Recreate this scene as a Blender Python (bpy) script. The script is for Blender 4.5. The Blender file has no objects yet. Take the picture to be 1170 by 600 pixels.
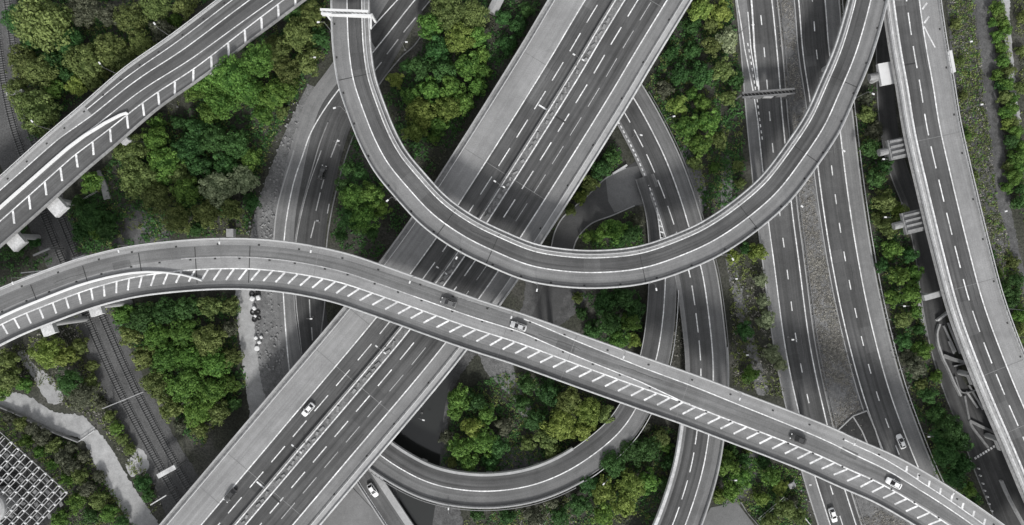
import bpy, bmesh, math, random
from mathutils import Vector, Matrix
random.seed(7)
scene = bpy.context.scene
COL = scene.collection
# ------------------------------------------------------------------ camera, sky, sun, exposure
H = 200.0; TH = 0.7319
cd = bpy.data.cameras.new('camera'); cam = bpy.data.objects.new('camera', cd); COL.objects.link(cam)
cam.location = (0, 0, H); cam.rotation_euler = (0, 0, 0)
cd.sensor_fit = 'HORIZONTAL'; cd.angle = 2*math.atan(TH); cd.clip_end = 3000; cd.clip_start = 1
scene.camera = cam
SUN_EL = 38.0
wd = bpy.data.worlds.new('World'); scene.world = wd; wd.use_nodes = True
nt = wd.node_tree; bg = nt.nodes['Background']
sky = nt.nodes.new('ShaderNodeTexSky'); sky.sky_type = 'NISHITA'; sky.sun_disc = False
sky.sun_elevation = math.radians(SUN_EL); sky.sun_rotation = math.radians(174)
hs = nt.nodes.new('ShaderNodeHueSaturation'); hs.inputs['Saturation'].default_value = 0.12
nt.links.new(sky.outputs[0], hs.inputs['Color']); nt.links.new(hs.outputs[0], bg.inputs[0])
bg.inputs[1].default_value = 0.15
sd = bpy.data.lights.new('sun', 'SUN'); sun = bpy.data.objects.new('sun', sd); COL.objects.link(sun)
sd.energy = 2.4; sd.angle = math.radians(8.0); sd.color = (1, 0.985, 0.96)
sv = Vector((0.10, -0.99, 0)).normalized()*math.cos(math.radians(SUN_EL)); sv.z = math.sin(math.radians(SUN_EL))
sun.rotation_euler = sv.to_track_quat('Z', 'Y').to_euler(); sun.location = (60, -160, 190)
vs = scene.view_settings; vs.view_transform = 'Standard'; vs.look = 'None'; vs.gamma = 1; vs.exposure = 0.62
vs.use_curve_mapping = False

# ------------------------------------------------------------------ helpers
def W(px, py, z=0.0):
    k = TH*(H-z)/585.0
    return Vector(((px-585)*k, (300-py)*k, z))
def PM(z): return 585.0/(TH*(H-z))           # pixels of the photograph per metre at height z

def tag(o, label=None, cat=None, group=None, kind=None):
    if label: o['label'] = label
    if cat: o['category'] = cat
    if group: o['group'] = group
    if kind: o['kind'] = kind
    return o
def empty(name, loc=(0,0,0), rz=0.0):
    o = bpy.data.objects.new(name, None); COL.objects.link(o); o.location = loc; o.rotation_euler = (0,0,rz)
    o.empty_display_size = 0.5
    return o
def link(name, me, mat=None, parent=None, loc=None):
    o = bpy.data.objects.new(name, me); COL.objects.link(o)
    if mat and not me.materials: me.materials.append(mat)
    if parent:
        o.parent = parent
    if loc is not None: o.location = loc
    return o

class MB:
    def __init__(s): s.v=[]; s.f=[]; s.uv=None
    def add(s, vs_, fs_):
        b=len(s.v); s.v += [tuple(v) for v in vs_]; s.f += [tuple(i+b for i in f) for f in fs_]
    def box(s, c, d, rz=0.0, M=None, taper=1.0):
        x,y,z=[q/2 for q in d]; t=taper
        P=[(-x,-y,-z),(x,-y,-z),(x,y,-z),(-x,y,-z),(-x*t,-y*t,z),(x*t,-y*t,z),(x*t,y*t,z),(-x*t,y*t,z)]
        R=M if M else Matrix.Rotation(rz,3,'Z')
        s.add([R@Vector(p)+Vector(c) for p in P],[(3,2,1,0),(4,5,6,7),(0,1,5,4),(1,2,6,5),(2,3,7,6),(3,0,4,7)])
    def bar(s, p, q, w, h=None):
        p=Vector(p); q=Vector(q); d=q-p; L=d.length
        if L<1e-6: return
        h=h or w
        X=d.normalized(); up=Vector((0,0,1)) if abs(X.z)<0.95 else Vector((1,0,0))
        Y=up.cross(X).normalized(); Z=X.cross(Y)
        M=Matrix((X,Y,Z)).transposed()
        s.box((p+q)/2,(L,w,h),M=M)
    def tube(s, pts, r, n=8, cap=True):
        rings=[]; pts=[Vector(p) for p in pts]
        for i,p in enumerate(pts):
            d=(pts[min(i+1,len(pts)-1)]-pts[max(i-1,0)]).normalized()
            up=Vector((0,0,1)) if abs(d.z)<0.95 else Vector((1,0,0))
            a=up.cross(d).normalized(); b=d.cross(a)
            rr=r[i] if isinstance(r,(list,tuple)) else r
            rings.append([p+a*rr*math.cos(2*math.pi*k/n)+b*rr*math.sin(2*math.pi*k/n) for k in range(n)])
        V=[v for g in rings for v in g]; F=[]
        for i in range(len(rings)-1):
            for k in range(n):
                F.append((i*n+k,i*n+(k+1)%n,(i+1)*n+(k+1)%n,(i+1)*n+k))
        if cap: F.append(tuple(range(n-1,-1,-1))); F.append(tuple((len(rings)-1)*n+k for k in range(n)))
        s.add(V,F)
    def mesh(s, name):
        me=bpy.data.meshes.new(name); me.from_pydata(s.v,[],s.f)
        if s.uv:
            u=me.uv_layers.new(name='UVMap')
            for l in me.loops: u.data[l.index].uv=s.uv[l.vertex_index]
        me.update(); return me
    def build(s, name, mat, parent=None, smooth=False):
        me=s.mesh(name)
        if smooth: me.polygons.foreach_set('use_smooth',[True]*len(me.polygons))
        return link(name, me, mat, parent)

def catmull(P, n=14):
    out=[]; m=len(P); dim=len(P[0])
    for i in range(m-1):
        p0=P[max(i-1,0)]; p1=P[i]; p2=P[i+1]; p3=P[min(i+2,m-1)]
        if i==0: p0=tuple(2*a-b for a,b in zip(p1,p2))
        if i==m-2: p3=tuple(2*a-b for a,b in zip(p2,p1))
        d0=max(math.dist(p0[:2],p1[:2]),1e-3)**.5; d1=max(math.dist(p1[:2],p2[:2]),1e-3)**.5; d2=max(math.dist(p2[:2],p3[:2]),1e-3)**.5
        for k in range(n):
            t=k/n; t2=t*t; t3=t2*t; q=[]
            for j in range(dim):
                m1=((p1[j]-p0[j])/d0-(p2[j]-p0[j])/(d0+d1)+(p2[j]-p1[j])/d1)*d1
                m2=((p2[j]-p1[j])/d1-(p3[j]-p1[j])/(d1+d2)+(p3[j]-p2[j])/d2)*d1
                q.append((2*t3-3*t2+1)*p1[j]+(t3-2*t2+t)*m1+(-2*t3+3*t2)*p2[j]+(t3-t2)*m2)
            out.append(tuple(q))
    out.append(tuple(P[-1])); return out

def interp(tab, x):
    if x<=tab[0][0]: return tab[0][1]
    for (a,u),(b,v) in zip(tab,tab[1:]):
        if x<=b: return u+(v-u)*(x-a)/(b-a)
    return tab[-1][1]

class Rib:
    """a road: one edge curve in plan plus a width, with its height along the way"""
    def __init__(s, pts, w, side, axis='x', step=5.0):
        d=catmull([tuple(p) for p in pts])
        L=[0]
        for a,b in zip(d,d[1:]): L.append(L[-1]+math.dist(a[:2],b[:2]))
        s.len=L[-1]; n=max(2,int(s.len/step)); s.step=s.len/n; s.p=[]; j=0
        for i in range(n+1):
            t=min(i*s.step,s.len-1e-6)
            while L[j+1]<t: j+=1
            f=(t-L[j])/(L[j+1]-L[j]); s.p.append(tuple(u+(v-u)*f for u,v in zip(d[j],d[j+1])))
        # smoothing of the plan curve
        for _ in range(6):
            q=list(s.p)
            for i in range(1,n): q[i]=tuple((a+2*b+c)/4 for a,b,c in zip(s.p[i-1],s.p[i],s.p[i+1]))
            s.p=q
        s.n=[]
        for i in range(n+1):
            a=s.p[max(i-2,0)]; b=s.p[min(i+2,n)]; dx,dy=b[0]-a[0],b[1]-a[1]; l=math.hypot(dx,dy)
            s.n.append((-dy/l*side,dx/l*side))
        s.w=w; s.N=n; s.axis=0 if axis=='x' else 1; s.side=side
    def key(s,t): return s._i(t)[0][s.axis]
    def _i(s,t):
        t=min(max(t/s.step,0),s.N-1e-6); i=int(t); f=t-i
        p=tuple(a+(b-a)*f for a,b in zip(s.p[i],s.p[i+1])); nx=s.n[i][0]+(s.n[i+1][0]-s.n[i][0])*f; ny=s.n[i][1]+(s.n[i+1][1]-s.n[i][1])*f
        return p,(nx,ny)
    def off(s,o,t):
        if callable(o): return o(t)
        if isinstance(o,list): return interp(o,s.key(t))
        return o
    def at(s,t,o,dz=0.0):
        p,n=s._i(t); o=s.off(o,t); v=W(p[0]+n[0]*o,p[1]+n[1]*o,p[2]); v.z+=dz; return v
    def px(s,t,o):
        p,n=s._i(t); o=s.off(o,t); return (p[0]+n[0]*o,p[1]+n[1]*o,p[2])
    def s_of(s,x,y,o=0):
        best=None
        for i in range(s.N+1):
            p=s.p[i]; n=s.n[i]; oo=s.off(o,i*s.step); d=(p[0]+n[0]*oo-x)**2+(p[1]+n[1]*oo-y)**2
            if best is None or d<best[0]: best=(d,i*s.step)
        b=best[1]
        best=min(((s.px(b+k*.25,o)[0]-x)**2+(s.px(b+k*.25,o)[1]-y)**2,b+k*.25) for k in range(-24,25))
        return best[1]
    def ts(s,s0=None,s1=None,step=None):
        s0=0 if s0 is None else s0; s1=s.len if s1 is None else s1; k=max(1,int(round((s1-s0)/(step or s.step))))
        return [s0+(s1-s0)*i/k for i in range(k+1)]
    def strip(s,name,o0,o1,mat,parent,dz=0.0,s0=None,s1=None,step=None,cross=1):
        m=MB(); m.uv=[]; T=s.ts(s0,s1,step)
        for t in T:
            for k in range(cross+1):
                f=k/cross; a=s.off(o0,t); b=s.off(o1,t); o=a+(b-a)*f
                m.v.append(tuple(s.at(t,o,dz))); m.uv.append((o/4.2,t/4.2))
        c=cross+1
        for i in range(len(T)-1):
            for k in range(cross):
                q=(i*c+k,(i+1)*c+k,(i+1)*c+k+1,i*c+k+1)
                m.f.append(q if s.side>0 else q[::-1])
        # face up
        a,b,d=[Vector(m.v[j]) for j in m.f[0][:3]]
        if (b-a).cross(d-a).z<0: m.f=[f[::-1] for f in m.f]
        return m.build(name,mat,parent)
    def sweep(s,name,prof,mat,parent,s0=None,s1=None,step=None,close=True,smooth=False,kind=None):
        """prof: list of (offset px, dz)"""
        m=MB(); m.uv=[]; T=s.ts(s0,s1,step); c=len(prof)
        for t in T:
            for o,dz in prof:
                m.v.append(tuple(s.at(t,o,dz))); m.uv.append((s.off(o,t)/4.2+dz,t/4.2))
        for i in range(len(T)-1):
            for k in range(c if close else c-1):
                m.f.append((i*c+k,i*c+(k+1)%c,(i+1)*c+(k+1)%c,(i+1)*c+k))
        if close: m.f.append(tuple(range(c))); m.f.append(tuple(len(m.v)-1-k for k in range(c)))
        me=m.mesh(name); bm=bmesh.new(); bm.from_mesh(me); bmesh.ops.recalc_face_normals(bm,faces=bm.faces); bm.to_mesh(me); bm.free()
        return link(name,me,mat,parent)
    def wall(s,name,o,w,h,mat,parent,s0=None,s1=None,z0=0.0,step=None):
        def mk(k): return (lambda t: s.off(o,t)+k)
        return s.sweep(name,[(mk(-w/2),z0),(mk(w/2),z0),(mk(w/2*.7),h),(mk(-w/2*.7),h)],mat,parent,s0,s1,step)
    def rail(s,name,o,h,mat,parent,every=10.0,s0=None,s1=None,beam=0.16,z0=0.0,beams=(1.0,)):
        """steel rail: posts and longitudinal beams joined in one part"""
        m=MB(); T=s.ts(s0,s1)
        for fr in beams:
            for a,b in zip(T,T[1:]): m.bar(s.at(a,o,h*fr-.1),s.at(b,o,h*fr-.1),beam,beam*1.3)
        for t in s.ts(s0,s1,every):
            p=s.at(t,o,z0); m.bar(p,p+Vector((0,0,h-z0)),.13)
        return m.build(name,mat,parent)
    def line(s,name,o,wpx,parent,mat=None,s0=None,s1=None,dz=0.03,step=None):
        wpx*=.86; f0=lambda t:s.off(o,t)-wpx/2; f1=lambda t:s.off(o,t)+wpx/2
        return s.strip(name,f0,f1,mat or PAINT,parent,dz,s0,s1,step)
    def dashes(s,name,o,wpx,length,period,ref,parent,s0=0,s1=None,mat=None,dz=0.03):
        s1=s.len if s1 is None else s1; c=s.s_of(ref[0],ref[1],o); k=math.ceil((s0-c)/period)
        t=c+k*period
        while t<s1:
            a,b=t-length/2,t+length/2
            if a>=s0 and b<=s1: s.line(name,o,wpx,parent,mat,a,b,dz,step=length/3)
            t+=period
    def tick(s,name,t0,o0,t1,o1,wpx,parent,mat=None,dz=0.034):
        a=s.px(t0,o0); b=s.px(t1,o1); dx,dy=b[0]-a[0],b[1]-a[1]; l=math.hypot(dx,dy); nx,ny=-dy/l*wpx/2,dx/l*wpx/2
        m=MB(); z=a[2]
        P=[(a[0]+nx,a[1]+ny),(a[0]-nx,a[1]-ny),(b[0]-nx,b[1]-ny),(b[0]+nx,b[1]+ny)]
        V=[]
        for (x,y),zz in zip(P,(a[2],a[2],b[2],b[2])): v=W(x,y,zz); v.z+=dz; V.append(v)
        f=(0,1,2,3)
        if (V[1]-V[0]).cross(V[2]-V[0]).z<0: f=f[::-1]
        m.add(V,[f]); return m.build(name,mat or PAINT,parent)

def pxline(name,pts,z,wpx,parent,mat=None,smooth=True,h=0.0):
    """painted line (h=0) or low wall (h>0) along plan points"""
    if smooth and len(pts)>2: pts=catmull([tuple(p) for p in pts],8)
    m=MB(); n=len(pts)
    for i,p in enumerate(pts):
        a=pts[max(i-1,0)]; b=pts[min(i+1,n-1)]; dx,dy=b[0]-a[0],b[1]-a[1]; l=math.hypot(dx,dy) or 1
        nx,ny=-dy/l*wpx/2,dx/l*wpx/2
        for sg in (1,-1):
            v=W(p[0]+nx*sg,p[1]+ny*sg,z); m.v.append((v.x,v.y,z))
            if h: m.v.append((v.x,v.y,z+h))
    if not h:
        for i in range(n-1): m.f.append((2*i,2*i+2,2*i+3,2*i+1))
        a,b,d=[Vector(m.v[j]) for j in m.f[0][:3]]
        if (b-a).cross(d-a).z<0: m.f=[f[::-1] for f in m.f]
    else:
        for i in range(n-1):
            A=4*i; B=4*i+4
            m.f+=[(A+1,B+1,B+3,A+3),(A,B,B+1,A+1),(A+2,A+3,B+3,B+2)]
        m.f+=[(0,1,3,2),(4*n-4,4*n-2,4*n-1,4*n-3)]
    me=m.mesh(name)
    if h:
        bm=bmesh.new(); bm.from_mesh(me); bmesh.ops.recalc_face_normals(bm,faces=bm.faces); bm.to_mesh(me); bm.free()
    return link(name,me,mat or PAINT,parent)

def poly(name,pts,z,mat,parent=None,smooth=False):
    if smooth: pts=catmull([tuple(p) for p in pts]+[tuple(pts[0])],6)[:-1]
    me=bpy.data.meshes.new(name); bm=bmesh.new()
    vs_=[bm.verts.new(W(x,y,0)+Vector((0,0,z))) for x,y in pts]; f=bm.faces.new(vs_); f.normal_update()
    if f.normal.z<0: f.normal_flip()
    bmesh.ops.triangulate(bm,faces=[f]); bm.to_mesh(me); bm.free()
    return link(name,me,mat,parent)

# ------------------------------------------------------------------ materials
def mat_base(name, rough=.85):
    m=bpy.data.materials.new(name); m.use_nodes=True; b=m.node_tree.nodes['Principled BSDF']
    b.inputs['Roughness'].default_value=rough; b.inputs['Specular IOR Level'].default_value=.25
    return m,m.node_tree,b
def surf(name,col,rough=.88,layers=(),bump=0.0,bscale=6.0,metal=0.0,spec=.25):
    """layers: (coords 'obj'|'uv', (sx,sy,sz), detail, amplitude, contrast) multiplied on the colour"""
    if not isinstance(col,(tuple,list)): col=(col,col,col)
    m,t,b=mat_base(name,rough); N=t.nodes; Lk=t.links
    b.inputs['Metallic'].default_value=metal; b.inputs['Specular IOR Level'].default_value=spec
    geo=N.new('ShaderNodeNewGeometry'); tc=N.new('ShaderNodeTexCoord'); cur=None
    for i,(co,sc,det,amp,con) in enumerate(layers):
        mp=N.new('ShaderNodeMapping'); mp.inputs['Scale'].default_value=sc; mp.inputs['Location'].default_value=(i*13.7,i*7.1,i*3.3)
        Lk.new(geo.outputs['Position'] if co=='obj' else tc.outputs['UV'],mp.inputs[0])
        nz=N.new('ShaderNodeTexNoise'); nz.inputs['Scale'].default_value=1; nz.inputs['Detail'].default_value=det; nz.inputs['Roughness'].default_value=.6
        Lk.new(mp.outputs[0],nz.inputs['Vector'])
        mr=N.new('ShaderNodeMapRange'); mr.inputs['From Min'].default_value=.5-.25/con; mr.inputs['From Max'].default_value=.5+.25/con
        mr.inputs['To Min'].default_value=1-amp; mr.inputs['To Max'].default_value=1+amp
        Lk.new(nz.outputs[0],mr.inputs[0])
        if cur is None: cur=mr.outputs[0]
        else:
            q=N.new('ShaderNodeMath'); q.operation='MULTIPLY'; Lk.new(cur,q.inputs[0]); Lk.new(mr.outputs[0],q.inputs[1]); cur=q.outputs[0]
    if cur is not None:
        v=N.new('ShaderNodeVectorMath'); v.operation='SCALE'; v.inputs[0].default_value=col; Lk.new(cur,v.inputs['Scale']); Lk.new(v.outputs[0],b.inputs['Base Color'])
    else: b.inputs['Base Color'].default_value=(*col,1)
    if bump:
        nz=N.new('ShaderNodeTexNoise'); nz.inputs['Scale'].default_value=bscale; nz.inputs['Detail'].default_value=4
        Lk.new(geo.outputs['Position'],nz.inputs['Vector']); bp=N.new('ShaderNodeBump'); bp.inputs['Strength'].default_value=bump; bp.inputs['Distance'].default_value=.1
        Lk.new(nz.outputs[0],bp.inputs['Height']); Lk.new(bp.outputs[0],b.inputs['Normal'])
    return m
def asphalt(name,c,streak=.22,blot=.14,spec=.2):
    return surf(name,c,.9,[('uv',(.85,.012,1),2,streak,1.2),('uv',(3.2,.03,1),2,streak*.35,1.2),('obj',(.07,.07,.07),3,blot,1.3),('obj',(.55,.55,.55),4,.10,1),('obj',(3.5,3.5,3.5),2,.16,1)],bump=.15,bscale=9,spec=spec)
ASPH=asphalt('asphalt_lane',.075,.34,.2)
ASPH_D=asphalt('asphalt_dark',.064,.3,.2)
ASPH_L=asphalt('asphalt_worn',.128,.24,.2)
ASPH_M=asphalt('asphalt_mid',.094,.28,.2)
SHOUL=asphalt('shoulder_pale',.215,.14,.14)
SHOUL2=asphalt('shoulder_mid',.160,.16,.16)
CONC=surf('concrete',.30,.9,[('obj',(.12,.12,.12),4,.14,1.3),('obj',(1.2,1.2,1.2),4,.14,1),('obj',(5,5,1.0),3,.12,1)],bump=.15)
CONC_D=surf('concrete_weathered',.20,.92,[('obj',(.15,.15,.15),4,.22,1.4),('obj',(1.4,1.4,.5),4,.22,1.2)],bump=.2)
CONC_W=surf('concrete_pale',.44,.85,[('obj',(.3,.3,.3),4,.22,1.4),('obj',(2.2,2.2,2.2),3,.22,1.2)],bump=.1)
PAINT=surf('road_paint',.58,.7,[('obj',(.25,.25,.25),3,.24,1.3),('obj',(1.6,1.6,1.6),4,.34,1.3)])
PAINT_F=surf('road_paint_faded',.34,.8,[('obj',(.3,.3,.3),3,.2,1.2),('obj',(2.5,2.5,2.5),4,.3,1.2)])
JOINT=surf('expansion_joint',.032,.8,[('obj',(1,1,1),3,.3,1)])
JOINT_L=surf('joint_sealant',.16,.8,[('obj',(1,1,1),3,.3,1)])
STEEL=surf('galvanised_steel',.50,.45,[('obj',(1.5,1.5,1.5),3,.14,1)],metal=.25,spec=.4)
STEEL_D=surf('dull_steel',.16,.55,[('obj',(1,1,1),3,.2,1)],metal=.3,spec=.4)
WHITE=surf('white_paint',.58,.5,[('obj',(.8,.8,.8),3,.06,1)])
GRAVEL=surf('gravel',.135,.95,[('obj',(.1,.1,.1),4,.22,1.4),('obj',(.8,.8,.8),4,.26,1.2),('obj',(4,4,4),2,.35,1.2)],bump=.5,bscale=5)
GRAVEL_D=surf('gravel_dark',.085,.95,[('obj',(.1,.1,.1),4,.25,1.4),('obj',(.9,.9,.9),4,.3,1.2),('obj',(4,4,4),2,.35,1.2)],bump=.5,bscale=5)
PATH=surf('path_surface',.29,.95,[('obj',(.09,.09,.09),4,.14,1.4),('obj',(.6,.6,.6),4,.16,1.2),('obj',(4,4,4),2,.16,1)],bump=.2)
DIRT=surf('dirt',.075,.95,[('obj',(.06,.06,.06),4,.3,1.5),('obj',(.5,.5,.5),4,.32,1.2),('obj',(3,3,3),3,.3,1)],bump=.4,bscale=3)
BALLAST=surf('ballast',.078,.95,[('obj',(.1,.1,.1),4,.2,1.4),('obj',(3,3,3),3,.4,1.2)],bump=.5,bscale=6)
SLEEP=surf('sleeper_concrete',.13,.9,[('obj',(1,1,1),3,.3,1)])
RAIL=surf('rail_steel',.075,.4,[('obj',(1,1,1),3,.2,1)],metal=.5,spec=.5)
RUBBER=surf('tyre_rubber',.02,.8)
GLASS=surf('car_glass',.015,.08,spec=.6)
STONE=surf('rubble_stone',.22,.9,[('obj',(2,2,2),3,.3,1)],bump=.3)
BARK=surf('bark',(.06,.05,.04),.95,[('obj',(3,3,.6),4,.35,1.2)],bump=.5)

# ground: soil, leaf litter and weeds in natural blotches
def ground_mat():
    m,t,b=mat_base('ground_soil',.97); N=t.nodes; L=t.links; geo=N.new('ShaderNodeNewGeometry')
    def nz(sc,det):
        mp=N.new('ShaderNodeMapping'); mp.inputs['Scale'].default_value=(sc,sc,sc); L.new(geo.outputs['Position'],mp.inputs[0])
        n=N.new('ShaderNodeTexNoise'); n.inputs['Scale'].default_value=1; n.inputs['Detail'].default_value=det; n.inputs['Roughness'].default_value=.65; L.new(mp.outputs[0],n.inputs['Vector']); return n.outputs[0]
    r1=N.new('ShaderNodeValToRGB'); L.new(nz(.06,5),r1.inputs[0])
    e=r1.color_ramp.elements; e[0].position=.36; e[0].color=(.030,.032,.026,1); e[1].position=.68; e[1].color=(.082,.080,.074,1)
    k=e.new(.5); k.color=(.048,.050,.040,1)
    r2=N.new('ShaderNodeValToRGB'); L.new(nz(1.7,5),r2.inputs[0]); e=r2.color_ramp.elements; e[0].position=.32; e[0].color=(.45,.45,.45,1); e[1].position=.72; e[1].color=(1.5,1.5,1.45,1)
    x=N.new('ShaderNodeMix'); x.data_type='RGBA'; x.blend_type='MULTIPLY'; x.inputs['Factor'].default_value=1
    L.new(r1.outputs[0],x.inputs['A']); L.new(r2.outputs[0],x.inputs['B']); L.new(x.outputs['Result'],b.inputs['Base Color'])
    bp=N.new('ShaderNodeBump'); bp.inputs['Strength'].default_value=.6; bp.inputs['Distance'].default_value=.25; L.new(nz(2.5,5),bp.inputs['Height']); L.new(bp.outputs[0],b.inputs['Normal'])
    return m
GROUND=ground_mat()
def water_mat():
    m,t,b=mat_base('canal_water',.12); b.inputs['Base Color'].default_value=(.018,.019,.018,1); b.inputs['Specular IOR Level'].default_value=.5
    N=t.nodes; geo=N.new('ShaderNodeNewGeometry'); nz=N.new('ShaderNodeTexNoise'); nz.inputs['Scale'].default_value=.8; nz.inputs['Detail'].default_value=3
    t.links.new(geo.outputs['Position'],nz.inputs['Vector']); bp=N.new('ShaderNodeBump'); bp.inputs['Strength'].default_value=.12; bp.inputs['Distance'].default_value=.1
    t.links.new(nz.outputs[0],bp.inputs['Height']); t.links.new(bp.outputs[0],b.inputs['Normal']); return m
WATER=water_mat()
def leaf_mat(name,c1,c2):
    m=bpy.data.materials.new(name); m.use_nodes=True; t=m.node_tree; N=t.nodes; L=t.links
    b=N['Principled BSDF']; b.inputs['Roughness'].default_value=.62; b.inputs['Specular IOR Level'].default_value=.22
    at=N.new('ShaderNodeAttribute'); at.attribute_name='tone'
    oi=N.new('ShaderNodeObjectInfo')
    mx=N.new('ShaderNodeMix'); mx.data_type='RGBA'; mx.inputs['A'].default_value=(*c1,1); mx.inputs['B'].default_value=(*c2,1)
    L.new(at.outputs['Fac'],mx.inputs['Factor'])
    h=N.new('ShaderNodeHueSaturation'); L.new(mx.outputs['Result'],h.inputs['Color'])
    mr=N.new('ShaderNodeMapRange'); mr.inputs['To Min'].default_value=.80; mr.inputs['To Max'].default_value=1.2; L.new(oi.outputs['Random'],mr.inputs[0]); L.new(mr.outputs[0],h.inputs['Value'])
    mh=N.new('ShaderNodeMapRange'); mh.inputs['To Min'].default_value=.492; mh.inputs['To Max'].default_value=.515
    w=N.new('ShaderNodeMath'); w.operation='FRACT'; w2=N.new('ShaderNodeMath'); w2.operation='MULTIPLY'; w2.inputs[1].default_value=7.31; L.new(oi.outputs['Random'],w2.inputs[0]); L.new(w2.outputs[0],w.inputs[0]); L.new(w.outputs[0],mh.inputs[0]); L.new(mh.outputs[0],h.inputs['Hue'])
    L.new(h.outputs[0],b.inputs['Base Color'])
    tr=N.new('ShaderNodeBsdfTranslucent'); L.new(h.outputs[0],tr.inputs['Color']); ms=N.new('ShaderNodeMixShader'); ms.inputs[0].default_value=.34
    out=N['Material Output']; L.new(b.outputs[0],ms.inputs[1]); L.new(tr.outputs[0],ms.inputs[2]); L.new(ms.outputs[0],out.inputs[0])
    return m
LEAF={'o':leaf_mat('leaf_olive',(.062,.090,.024),(.235,.285,.096)),
      'g':leaf_mat('leaf_green',(.042,.098,.018),(.185,.305,.066)),
      'd':leaf_mat('leaf_dark_green',(.024,.062,.017),(.088,.185,.054)),
      'y':leaf_mat('leaf_yellow_green',(.080,.124,.022),(.290,.360,.092)),
      'p':leaf_mat('leaf_pale_green',(.120,.156,.080),(.360,.405,.245)),
      'b':leaf_mat('leaf_dull_scrub',(.050,.058,.036),(.170,.178,.120))}
LNAME={'o':'olive green','g':'fresh green','d':'dark green','y':'yellow green','p':'pale grey green','b':'dull brownish'}
#PART2
# ------------------------------------------------------------------ the ground
def terrain():
    m=MB(); S=900; m.add([(-S,-S,-.06),(S,-S,-.06),(S,S,-.06),(-S,S,-.06)],[(0,1,2,3)])
    return tag(m.build('ground',GROUND),kind='structure')
terrain()
# level of each sheet: ground -0.06, dirt/gravel 0.0.., roads 0.05..
def sheet(name,pts,z,mat,smooth=True):
    if smooth:
        q=catmull([tuple(p) for p in pts]+[tuple(pts[0])],6)[:-1]; R_=random.Random(len(pts)*31+int(pts[0][0])); out=[]
        for a,b in zip(q,q[1:]+q[:1]):
            n=max(1,int(math.dist(a,b)/1.8))
            for k in range(n): out.append((a[0]+(b[0]-a[0])*k/n+R_.gauss(0,.55),a[1]+(b[1]-a[1])*k/n+R_.gauss(0,.55)))
        pts=out if name!='canal_water' else q
    return tag(poly(name,pts,z,mat),kind='structure')
sheet('rail_ballast',[(-90,-70),(8,-60),(18,0),(24,60),(32,120),(48,170),(70,220),(92,270),(112,320),(128,352),(150,400),(176,455),(200,500),(224,540),(262,620),(220,640),(196,600),(170,550),(142,500),(116,450),(96,400),(74,352),(56,310),(34,262),(10,215),(-12,150),(-30,80)],-.02,BALLAST)
sheet('gravel_bank',[(352,96),(336,128),(320,165),(306,200),(292,240),(284,285),(276,330),(274,380),(284,430),(296,470),(318,455),(345,440),(345,380),(338,330),(340,280),(345,220),(360,160),(376,110)],-.01,GRAVEL)
sheet('service_path',[(268,325),(288,325),(290,360),(293,400),(299,440),(306,470),(290,490),(284,465),(279,430),(274,390),(270,355)],.012,PATH)
sheet('tow_path',[(-60,436),(0,446),(30,452),(62,470),(95,476),(110,491),(124,508),(140,535),(155,560),(182,600),(200,640),(170,640),(150,600),(130,570),(112,540),(98,508),(90,500),(62,495),(30,480),(0,464),(-60,450)],.012,PATH)
sheet('gravel_track',[(28,400),(40,418),(52,425),(66,440),(72,458),(60,462),(48,450),(38,432),(26,415),(20,402)],.006,PATH)
sheet('concrete_pad',[(143,531),(158,512),(167,520),(170,536),(158,541),(150,545)],.018,CONC)
sheet('dirt_clearing',[(128,230),(150,235),(172,245),(188,260),(195,285),(135,300),(130,262)],0,DIRT)
sheet('dirt_yard',[(600,318),(665,328),(668,345),(640,372),(620,390),(590,380),(598,345)],0,DIRT)
sheet('gravel_slope',[(545,400),(580,405),(590,430),(600,455),(608,470),(598,478),(586,455),(570,440),(556,425)],0,GRAVEL)
sheet('dirt_verge',[(575,515),(600,505),(620,515),(618,530),(590,540),(572,540)],0,GRAVEL_D)
sheet('paved_yard',[(800,600),(812,580),(842,574),(862,600),(872,640),(790,640)],.012,ASPH_L,False)
sheet('footpath',[(850,520),(864,512),(864,545),(852,565),(836,590),(824,580),(842,560),(850,540)],.006,GRAVEL_D)
sheet('track_strip',[(825,180),(834,180),(836,235),(838,255),(842,300),(850,340),(860,380),(868,410),(878,450),(866,450),(858,415),(848,380),(838,340),(830,300),(824,240)],0,GRAVEL)
sheet('gravel_strip',[(783,165),(800,190),(806,225),(800,250),(786,218),(774,185)],0,GRAVEL)
sheet('gravel_strip',[(905,-40),(908,0),(915,62),(922,115),(930,187),(937,237),(946,300),(960,372),(981,450),(1000,505),(1040,590),(1075,660),(1000,660),(985,600),(970,561),(950,487),(940,450),(928,375),(917,300),(909,227),(900,150),(894,97),(884,0),(880,-40)],-.01,GRAVEL)
sheet('scrub_ground',[(1078,-40),(1110,-40),(1122,40),(1128,100),(1134,160),(1142,220),(1150,300),(1190,420),(1165,400),(1140,330),(1120,250),(1104,180),(1090,90)],-.01,DIRT)
sheet('haul_track',[(1112,-40),(1132,-40),(1136,40),(1142,110),(1148,170),(1156,240),(1168,300),(1190,380),(1175,380),(1154,305),(1140,240),(1130,170),(1122,100),(1118,40)],.004,GRAVEL_D)
sheet('footpath',[(1142,-40),(1152,-40),(1154,20),(1158,70),(1163,120),(1166,140),(1158,140),(1153,90),(1149,50),(1145,10)],.008,PATH)
sheet('stone_apron',[(1049,345),(1056,352),(1066,382),(1060,385),(1052,372)],.012,CONC)
sheet('canal_bank',[(556,392),(540,410),(520,440),(512,480),(514,520),(520,560),(530,640),(450,640),(445,580),(430,520),(470,440),(520,380)],-.012,GRAVEL_D)
sheet('canal_water',[(534,396),(519,425),(511,452),(505,490),(503,520),(500,560),(494,600),(490,640),(462,640),(462,600),(456,570),(448,540),(440,505),(456,470),(490,430),(515,395)],.01,WATER)
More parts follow.
